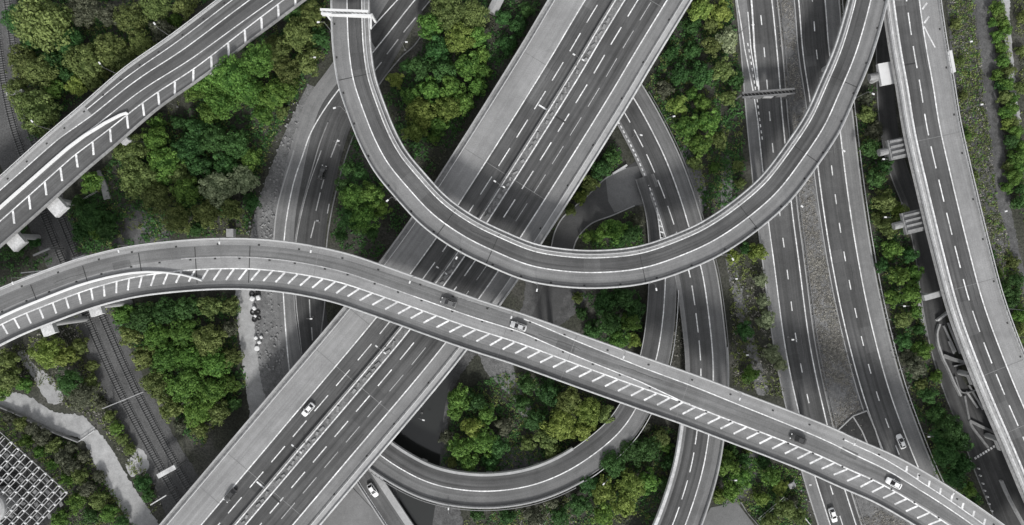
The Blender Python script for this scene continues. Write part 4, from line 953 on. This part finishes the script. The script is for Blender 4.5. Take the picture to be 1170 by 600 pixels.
T_('clump between left flyovers',[(105,209,14,'g'),(105,248,17,'d'),(121,264,13,'d'),(95,264,12,'d'),(128,250,10,'d'),(112,262,12,'g'),(90,232,9,'d'),(20,284,11,'d'),(40,276,8,'d')])
T_('wood right of the railway',[(140,358,14,'g'),(165,364,18,'d'),(190,356,17,'d'),(215,352,16,'d'),(240,350,14,'o'),(264,350,12,'o'),(149,384,14,'o'),(180,384,19,'g'),(211,380,19,'g'),(240,388,19,'o'),(262,376,11,'b'),(192,410,20,'g'),(164,408,16,'o'),(217,410,18,'g'),(246,415,18,'g'),(265,408,12,'o'),(180,438,17,'o'),(212,440,22,'g'),(242,446,19,'g'),(262,438,12,'g'),(226,470,19,'g'),(250,470,15,'o'),(196,465,15,'o'),(229,490,11,'o'),(206,486,9,'b'),(268,462,9,'d')])
T_('scrub left of the railway',[(12,432,15,'o'),(8,412,13,'o'),(28,438,11,'g'),(56,402,19,'y'),(76,406,15,'y'),(92,396,11,'o'),(80,436,17,'d'),(94,452,17,'b'),(4,446,12,'g'),(104,438,10,'o'),(106,418,8,'o'),(126,476,9,'o'),(134,489,9,'g'),(141,502,8,'o'),(149,513,8,'o'),(164,552,11,'d'),(170,566,9,'d'),(116,462,7,'b')])
T_('hedge beside the lattice frame',[(12,476,8,'b'),(24,484,9,'o'),(38,490,9,'b'),(50,500,10,'b'),(62,510,10,'o'),(72,522,10,'b'),(82,532,10,'b'),(92,544,10,'o'),(100,558,11,'b'),(112,572,12,'o'),(124,586,12,'g'),(30,504,8,'g'),(46,516,8,'g'),(60,532,8,'g'),(76,548,8,'g'),(88,574,12,'g'),(70,592,12,'g'),(104,590,11,'d'),(96,522,8,'b'),(80,512,8,'b'),(114,544,8,'b'),(140,596,9,'d')])
T_('grove inside the U-shaped flyover',[(511,14,22,'o'),(541,18,19,'o'),(491,30,16,'g'),(526,44,19,'y'),(500,58,16,'d'),(546,44,15,'g'),(549,64,12,'g'),(481,76,16,'d'),(506,80,16,'d'),(534,76,16,'g'),(452,91,10,'y'),(464,76,9,'d'),(491,104,16,'g'),(516,100,15,'g'),(470,112,14,'g'),(482,130,19,'y'),(511,124,17,'y'),(530,118,13,'g'),(474,150,15,'y'),(500,144,13,'g'),(546,100,12,'g'),(551,82,11,'g'),(495,158,9,'g'),(580,52,12,'d'),(592,30,12,'d'),(575,22,11,'d'),(602,12,10,'d')])
T_('clump by the local road',[(404,226,17,'g'),(426,221,16,'g'),(415,250,18,'g'),(399,250,14,'d'),(436,240,11,'g'),(393,213,11,'d'),(398,192,10,'d'),(412,198,9,'d'),(425,266,10,'d'),(390,268,9,'d')])
T_('wood right of the motorway',[(800,10,16,'y'),(822,16,15,'y'),(830,46,15,'p'),(814,52,13,'o'),(790,60,12,'d'),(766,62,10,'d'),(776,85,13,'d'),(801,86,16,'d'),(760,102,11,'b'),(825,80,14,'o'),(841,92,11,'d'),(774,121,13,'y'),(791,108,10,'g'),(802,120,12,'g'),(785,146,16,'g'),(810,140,15,'g'),(800,166,15,'g'),(821,160,11,'o'),(832,112,11,'o'),(794,186,10,'o'),(815,192,8,'g'),(843,190,8,'o'),(846,210,7,'o'),(790,30,10,'d'),(812,30,11,'o')])
T_('triangle above the side road',[(686,194,13,'d'),(698,180,11,'d'),(674,210,11,'o'),(663,226,9,'y'),(652,240,7,'o')])
T_('island inside the side road',[(702,262,15,'g'),(719,266,13,'d'),(686,268,11,'g'),(671,270,9,'g'),(727,252,9,'b'),(706,276,9,'d')])
T_('thicket above the hatched flyover',[(691,345,15,'d'),(710,342,15,'d'),(725,352,12,'d'),(696,369,15,'d'),(720,370,13,'g'),(706,389,13,'g'),(725,389,9,'y'),(676,380,11,'d'),(660,340,8,'o'),(664,358,8,'d')])
T_('left half of tree island',[(525,455,15,'g'),(545,460,13,'d'),(520,470,11,'g'),(556,474,13,'g'),(540,489,13,'y'),(525,510,15,'g'),(551,504,17,'g'),(570,510,13,'d'),(536,528,13,'g'),(510,500,9,'b'),(560,528,11,'d'),(576,486,11,'b'),(516,528,8,'o')])
T_('right half of tree island',[(601,440,13,'d'),(626,450,15,'d'),(650,459,17,'o'),(671,470,17,'y'),(640,485,19,'y'),(665,490,15,'y'),(625,500,15,'o'),(690,474,13,'o'),(611,480,13,'d'),(630,515,11,'o'),(603,508,10,'o'),(680,494,9,'o'),(595,460,10,'d')])
T_('wood below the circular slip',[(700,530,17,'d'),(721,515,17,'d'),(741,511,14,'d'),(765,530,10,'d'),(690,560,16,'y'),(720,554,18,'y'),(741,550,16,'g'),(715,576,16,'y'),(690,588,14,'g'),(660,576,14,'d'),(640,590,12,'d'),(672,552,13,'d'),(755,500,12,'o'),(736,486,9,'b'),(610,590,15,'b'),(580,590,10,'d'),(545,587,10,'d'),(758,552,10,'d'),(762,510,8,'g'),(630,572,10,'b')])
T_('clump beside the middle slip',[(830,530,15,'g'),(846,546,13,'g'),(836,560,13,'g'),(821,566,10,'y'),(850,526,9,'d'),(836,514,8,'d'),(854,514,7,'o')])
T_('scrub plot at the bottom',[(880,544,13,'g'),(890,556,10,'y'),(870,570,10,'y'),(896,582,15,'o'),(880,596,12,'o'),(912,590,10,'o'),(873,528,8,'d'),(905,572,8,'b')])
T_('strip left of dual carriageway',[(837,293,9,'y'),(865,288,12,'y'),(852,284,8,'d'),(869,320,9,'p'),(872,344,9,'p'),(876,366,12,'p'),(850,378,12,'d'),(882,404,12,'p'),(891,416,9,'p'),(857,428,11,'g')])
T_('belt right of dual carriageway',[(990,131,11,'o'),(1000,150,11,'b'),(994,170,13,'d'),(1010,190,11,'d'),(1000,206,13,'d'),(1010,230,15,'o'),(1026,240,11,'y'),(1016,260,13,'o'),(1003,250,9,'o'),(1018,285,12,'g'),(1040,292,10,'d'),(1026,315,13,'g'),(1044,312,11,'g'),(1040,335,13,'g'),(1020,340,11,'g'),(1031,365,11,'o'),(1046,357,9,'g'),(1031,390,11,'d'),(1054,400,11,'g'),(1045,420,13,'b'),(1070,430,8,'g'),(1036,408,10,'b'),(1060,452,11,'d'),(1085,490,17,'d'),(1096,504,14,'d'),(1080,520,17,'d'),(1100,530,13,'d'),(1074,500,12,'d'),(1090,546,13,'d'),(1106,560,10,'g'),(1070,474,12,'d'),(1008,304,9,'d'),(1050,376,8,'d'),(988,112,8,'b'),(1110,575,8,'d'),(1052,440,8,'o')])
T_('hedge beyond the right viaduct',[(1138,10,10,'g'),(1146,26,8,'g'),(1139,42,8,'g'),(1145,70,9,'g'),(1139,86,8,'g'),(1150,96,9,'g'),(1147,111,9,'o'),(1155,126,9,'g'),(1150,141,8,'y'),(1160,151,9,'g'),(1167,168,8,'g'),(1161,182,11,'g'),(1158,202,11,'g'),(1167,216,9,'d'),(1145,330,13,'d'),(1152,346,11,'d'),(1161,320,9,'d'),(1166,360,11,'g'),(1158,300,8,'o'),(1104,155,6,'g'),(1166,58,7,'o'),(1097,70,6,'o'),(1092,28,7,'o'),(1100,110,6,'o'),(1112,200,6,'o'),(1122,262,6,'o'),(1165,100,8,'o'),(1168,20,8,'o'),(1132,292,7,'d'),(1142,18,7,'o'),(1150,34,7,'g'),(1144,55,8,'g'),(1152,80,8,'o'),(1144,98,8,'d'),(1156,112,8,'g'),(1148,128,9,'g'),(1158,139,8,'o'),(1154,162,9,'d'),(1164,192,10,'g'),(1152,190,8,'o'),(1150,214,8,'g'),(1164,232,9,'d'),(1134,26,6,'g'),(1158,336,9,'d'),(1138,316,8,'g'),(1164,378,9,'o')])
def size_word(r,sh): return 'large' if r>=19 else 'medium' if r>=13 else 'small'
keys={}
for i,t_ in enumerate(TREES):
    cl,x,y,r_,c=t_; keys.setdefault((cl,size_word(r_,0),c),[]).append(i)
LAB={}
for (cl,sz,c),ids in keys.items():
    kind='tree' if sz!='small' else 'bushy tree'
    xs=[TREES[i][1] for i in ids]; ys=[TREES[i][2] for i in ids]; hor=(max(xs)-min(xs))>=(max(ys)-min(ys))
    ids=sorted(ids,key=lambda i:TREES[i][1] if hor else TREES[i][2])
    for n,i in enumerate(ids):
        if len(ids)==1: w='only one of its look'
        elif n==0: w='leftmost' if hor else 'topmost'
        elif n==len(ids)-1: w='rightmost' if hor else 'lowest'
        else: w=(ORD[n]+' from '+('left' if hor else 'top'))
        pre='%s %s %s'%(sz,LNAME[c],kind)
        LAB[i]=(pre+' in '+cl) if len(ids)==1 else '%s, %s, in %s'%(pre,w,cl)
R_=random.Random(99)
for i,(cl,x,y,r_,c) in enumerate(TREES):
    rm=r_/4.15*1.06; big=r_>=13; h=rm*R_.uniform(.95,1.2); zc=(1.6 if big else .5)+h*.55
    if rm<2.2: zc=h*.5
    if cl=='wood left of the local road' and x+y*1.4>300 and y<90 and x<300: zc+=7
    if cl.startswith('clump by the local'): zc+=5
    p=W(x,y,zc); e=empty('tree' if big else 'shrub',(p.x,p.y,-.06)); tag(e,LAB[i],'tree' if big else 'shrub',cl)
    rz=R_.uniform(0,6.28)
    tr=link('trunk',TR[i%4],None,e); tr.scale=(rm*.75,rm*.75,zc+h*.2); tr.rotation_euler=(0,0,rz)
    me=(BIG if r_>=17 else SML)[R_.randrange(5)]
    o=link('crown',me,None,e,(0,0,zc)); o.scale=(rm*R_.uniform(.95,1.08),rm*R_.uniform(.92,1.05),h); o.rotation_euler=(0,0,rz)
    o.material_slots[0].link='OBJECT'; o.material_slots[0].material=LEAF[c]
# ------------------------------------------------------------------ undergrowth, weeds and dry grass (uncountable)
def scatter(name,polys,dens,size,mat,seed,label,cat,upright=.5,n=6,hgt=.5,holes=()):
    R_=random.Random(seed); v=[]; f=[]; tone=[]
    for P in polys:
        A=abs(sum(P[i][0]*P[(i+1)%len(P)][1]-P[(i+1)%len(P)][0]*P[i][1] for i in range(len(P))))/2/16
        xs=[p[0] for p in P]; ys=[p[1] for p in P]; k=0; tgt=int(A*dens); gx=R_.uniform(0,9); guard=0
        while k<tgt and guard<tgt*20:
            guard+=1
            x=R_.uniform(min(xs),max(xs)); y=R_.uniform(min(ys),max(ys))
            g=math.sin(x*.11+gx)+math.sin(y*.13+gx*2)+math.sin((x+y)*.07+gx)+math.sin((x-y)*.23)*.6
            if g<R_.uniform(-2.2,.6) or not inside(P,x,y): continue
            k+=1; c=W(x,y,0); tn=R_.random(); s=R_.uniform(*size)
            for _ in range(n):
                p=c+Vector((R_.gauss(0,s*.7),R_.gauss(0,s*.7),abs(R_.gauss(0,hgt*s))+s*.1))
                nr=Vector((R_.gauss(0,upright),R_.gauss(0,upright),1)).normalized(); a=Matrix.Rotation(R_.uniform(0,6.28),3,nr)@nr.orthogonal().normalized(); b=nr.cross(a)
                l=s*R_.uniform(.35,.7); w=l*R_.uniform(.4,.8); q=len(v); v+=[tuple(p-a*l),tuple(p+b*w),tuple(p+a*l),tuple(p-b*w)]; f.append((q,q+1,q+2,q+3)); tone+=[min(1,max(0,tn+R_.uniform(-.25,.25)))]*4
    me=bpy.data.meshes.new(name); me.from_pydata(v,[],f); at=me.attributes.new('tone','FLOAT','POINT'); at.data.foreach_set('value',tone); me.update()
    return tag(link(name,me,mat),label,cat,kind='stuff')
V1=[(20,-10),(250,-10),(140,72),(90,115),(55,148),(36,160),(24,100)]; V2=[(330,0),(376,0),(376,58),(345,104),(318,150),(298,200),(284,268),(200,270),(130,285),(88,290),(78,236),(130,180),(200,122),(250,66)]
V3=[(432,120),(480,60),(505,-5),(622,-5),(592,50),(528,143),(492,203),(450,150)]; V4=[(404,150),(440,215),(466,250),(428,296),(376,278),(388,215)]; V5=[(792,-5),(836,-5),(848,120),(850,230),(806,245),(790,195),(745,120),(738,98)]
V6=[(702,158),(712,186),(690,201),(640,248),(625,272)]; V7=[(662,286),(677,260),(725,240),(738,285)]; V8=[(662,335),(733,332),(732,380),(722,408),(690,392),(650,362)]; V9=[(528,450),(560,430),(600,425),(690,455),(698,472),(640,518),(560,540),(505,532),(515,480)]
V10=[(732,482),(776,492),(768,540),(742,600),(530,605),(528,588),(600,584),(660,564),(722,512)]; V11=[(828,512),(914,540),(928,605),(874,605),(846,574),(818,576)]; V12=[(832,290),(868,285),(890,430),(896,455),(838,440)]; V13=[(982,112),(1000,95),(1002,150),(1014,205),(1030,245),(1044,292),(1050,340),(1058,390),(1068,430),(1080,462),(1096,505),(1112,550),(1125,580),(1070,545),(1040,450),(1002,300),(980,150)]
V14=[(1082,-5),(1110,-5),(1125,110),(1140,240),(1170,330),(1170,400),(1136,300),(1099,140)]; V14b=[(1136,-5),(1146,-5),(1160,130),(1175,180),(1175,260),(1160,240)]; V14c=[(1158,-5),(1180,-5),(1180,140),(1168,130)]
V15=[(112,350),(272,338),(272,400),(282,440),(230,510),(212,495),(178,440),(150,390)]; V16=[(0,402),(90,360),(106,420),(136,480),(172,545),(186,580),(172,585),(130,505),(110,480),(70,462),(60,440),(0,445)]; V17=[(0,470),(90,508),(100,520),(160,605),(60,605),(82,570),(40,523),(0,496)]; VM=[(75,236),(100,222),(130,225),(135,290),(92,290)]; V18=[(0,250),(40,262),(60,300),(0,325)]
scatter('undergrowth',[V1,V2,V3,V4,V5,V15],1.0,(.35,.75),LEAF['d'],1,'dark green undergrowth beneath the woods','undergrowth')
scatter('undergrowth',[V6,V7,V8,V9,V10,V11,V13,VM,V18],1.1,(.3,.65),LEAF['d'],2,'dark green ground cover around the slip roads','undergrowth')
scatter('scrub',[V1,V2,V5,V9,V10,V11,V12,V13,V14,V14b,V14c,V15,V16,V17],.75,(.25,.55),LEAF['o'],3,'olive scrub and weeds on the open banks','scrub')
scatter('scrub',[V14],.6,(.3,.55),LEAF['o'],42,'low olive weeds beyond the right viaduct','scrub')
scatter('scrub',[V14],1.0,(.25,.5),LEAF['b'],41,'low brownish weeds beyond the right viaduct','scrub')
scatter('scrub',[V12,V13,V14,V14c,V16,V17,V3,V10],.8,(.2,.5),LEAF['b'],4,'dull brownish weeds on bare ground','scrub')
scatter('grass',[V14,V14b,V17,V11,V6,V7],.9,(.25,.5),LEAF['g'],5,'fresh green weeds and grass at the edges','grass')
DRY=leaf_mat('dry_grass',(.17,.162,.145),(.46,.44,.40))
VD=[(886,-10),(905,-10),(910,62),(918,115),(926,187),(932,237),(942,300),(956,372),(977,450),(995,502),(950,487),(942,450),(931,375),(920,300),(912,227),(902,150),(896,97)]; VD2=[(975,566),(1040,600),(1050,610),(985,610)]; VD3=[(918,270),(936,260),(946,310),(960,375),(975,430),(948,440),(935,375)]
scatter('dry_grass',[VD,VD2],5,(.12,.32),DRY,6,'pale dry grass covering the dual carriageway median','dry grass',upright=.6,n=6)
scatter('dry_grass',[VD3],5,(.14,.36),DRY,7,'dense dry grass in the middle of the median','dry grass',upright=.6,n=6)
scatter('dry_grass',[V14,V16,V12,[(770,330),(782,330),(788,420),(768,418)],[(575,585),(640,570),(660,600),(575,605)]],.6,(.2,.45),DRY,8,'dry grey weeds on verges and banks','dry grass',upright=.6,n=5)
